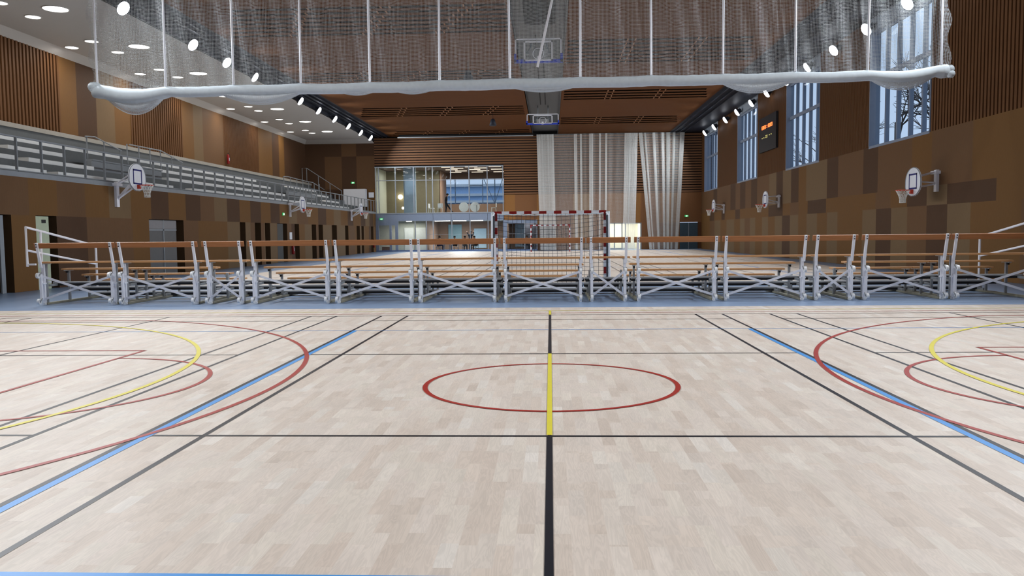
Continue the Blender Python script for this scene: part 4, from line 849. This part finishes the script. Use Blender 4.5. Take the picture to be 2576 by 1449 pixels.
walk = dict(pel=(0, 0, .95), wst=(0, -.03, 1.1), chs=(0, -.07, 1.36), nck=(0, -.1, 1.5), hed=(0, -.16, 1.6), top=(0, -.17, 1.68), shl=(.17, -.07, 1.4), ell=(.22, .1, 1.15), hal=(.2, .0, .93), shr=(-.17, -.07, 1.4), elr=(-.2, .02, 1.12), har=(-.18, -.18, .98), hil=(.09, 0, .9), knl=(.09, -.02, .5), anl=(.09, .02, .09), tol=(.09, -.15, .05), hir=(-.09, 0, .9), knr=(-.09, -.3, .52), anr=(-.09, -.52, .16), tor=(-.09, -.68, .1))
person('person', (-9.3, YF+1.6, 3.345), math.pi*.5, walk, None, 'person in dark jacket and trousers walking to the right behind the upper glazing')
sit = dict(pel=(0, .1, .5), wst=(0, .08, .66), chs=(0, .0, .92), nck=(0, -.04, 1.06), hed=(0, -.08, 1.16), top=(0, -.09, 1.24), shl=(.18, -.01, .95), ell=(.24, -.12, .72), hal=(.12, -.36, .74), shr=(-.18, -.01, .95), elr=(-.24, -.12, .72), har=(-.12, -.36, .76), hil=(.1, .08, .48), knl=(.12, -.36, .5), anl=(.12, -.36, .08), tol=(.12, -.5, .04), hir=(-.1, .08, .48), knr=(-.12, -.36, .5), anr=(-.12, -.36, .08), tor=(-.12, -.5, .04))
for (x, y, rz, lb, cl) in ((-10.0, YF+1.7, 1.57, 'seated person in navy at the left end of the lower room table', M('cloth_navy', (36, 38, 66), .85)), (-8.5, YF+1.7, -1.57, 'seated person in black with back to the second lower mullion', CLOTHD), (-7.65, YF+1.6, .3, 'seated person in dark grey in the middle of the lower room', M('cloth_charcoal', (52, 54, 58), .85)), (-6.75, YF+1.7, -.6, 'seated person leaning forward beside the pale blue board', M('cloth_black', (26, 26, 28), .85)), (-2.2, YF+2.2, 1.2, 'seated person in black seen through the near goal net', M('cloth_dark_blue', (34, 40, 54), .85))):
    person('person', (x, y, .0), rz, sit, None, lb, cloth=cl)
    m_ = MB(); m_.box(-.2, .2, .0, .24, .34, .37, GREY)
    for a, b in ((-1, -.1), (1, -.1), (-1, .24), (1, .24)): m_.bar((a*.19, b, .34), (a*.19, b, .0), .03, .03, GREY)
    m_.box(-.2, .2, .25, .28, .42, .8, GREY); s_ = m_.build('stool'); s_.location = (x, y, 0); s_.rotation_euler = (0, 0, rz); tag(s_, 'grey chair of the '+lb.replace('seated ', ''), 'chair', 'chairs in the lower room')
stand = dict(walk); stand.update(knr=(-.09, -.04, .5), anr=(-.09, .0, .09), tor=(-.09, -.15, .05), ell=(.3, -.15, 1.5), hal=(.25, -.25, 1.75), elr=(-.3, -.15, 1.52), har=(-.42, -.3, 1.7))
person('person', (-7.35, YF+3.6, 0), .4, stand, None, 'standing person in dark clothes with raised arms behind the seated group')
t = empty('meeting_table', (-9.27, YF+1.7, 0)); m_ = MB(); m_.box(-.28, .28, -.35, .35, .7, .74, WPL); m_.build('tabletop', t)
for a, b in ((-1, -1), (1, -1), (-1, 1), (1, 1)): m_ = MB(); m_.bar((a*.24, b*.3, .7), (a*.24, b*.3, 0), .04, .04, GREY); m_.build('leg', t)
tag(t, 'white topped table at the left of the lower glazed room', 'table')
# ------------------------------------------------------------------ bare trees outside the tall windows
BARK = M('bark_grey', (96, 88, 84), .9, var=.15)
def tree(x, y, hgt, seed, label):
    rn = random.Random(seed); t = empty('bare_tree', (x, y, -.2)); tr = MB(); br = MB()
    tr.tube([(0, 0, 0), (.1, .1, hgt*.3), (0, .2, hgt*.65)], [.32, .24, .12], BARK, 8)
    def grow(p, d, l, r, dep):
        q = p+d*l; br.tube([p, (p+q)/2+Vector((rn.uniform(-.1, .1), rn.uniform(-.1, .1), 0)), q], [r, r*.8, r*.6], BARK, 4, caps=False)
        if dep:
            for _ in range(3): grow(q, (d+Vector((rn.uniform(-.8, .8), rn.uniform(-.8, .8), rn.uniform(-.3, .6)))).normalized(), l*.72, r*.55, dep-1)
    for k in range(7): a = k*.9+rn.random(); grow(Vector((0, .1, hgt*(.25+.07*k))), Vector((math.cos(a), math.sin(a), .6)).normalized(), hgt*.17, .09, 3)
    tr.build('trunk', t); br.build('branches', t); tag(t, label, 'tree', 'bare trees outside')
for i, (x, y, h_, lb) in enumerate(((22, 44, 13, 'bare tree outside the nearest tall window'), (24, 58, 14, 'bare tree outside the second tall window'), (25, 74, 13, 'bare tree outside the third tall window'), (20, 37, 12, 'bare tree just outside the nearest tall window, closer to the glass'))): tree(x, y, h_, i+3, lb)
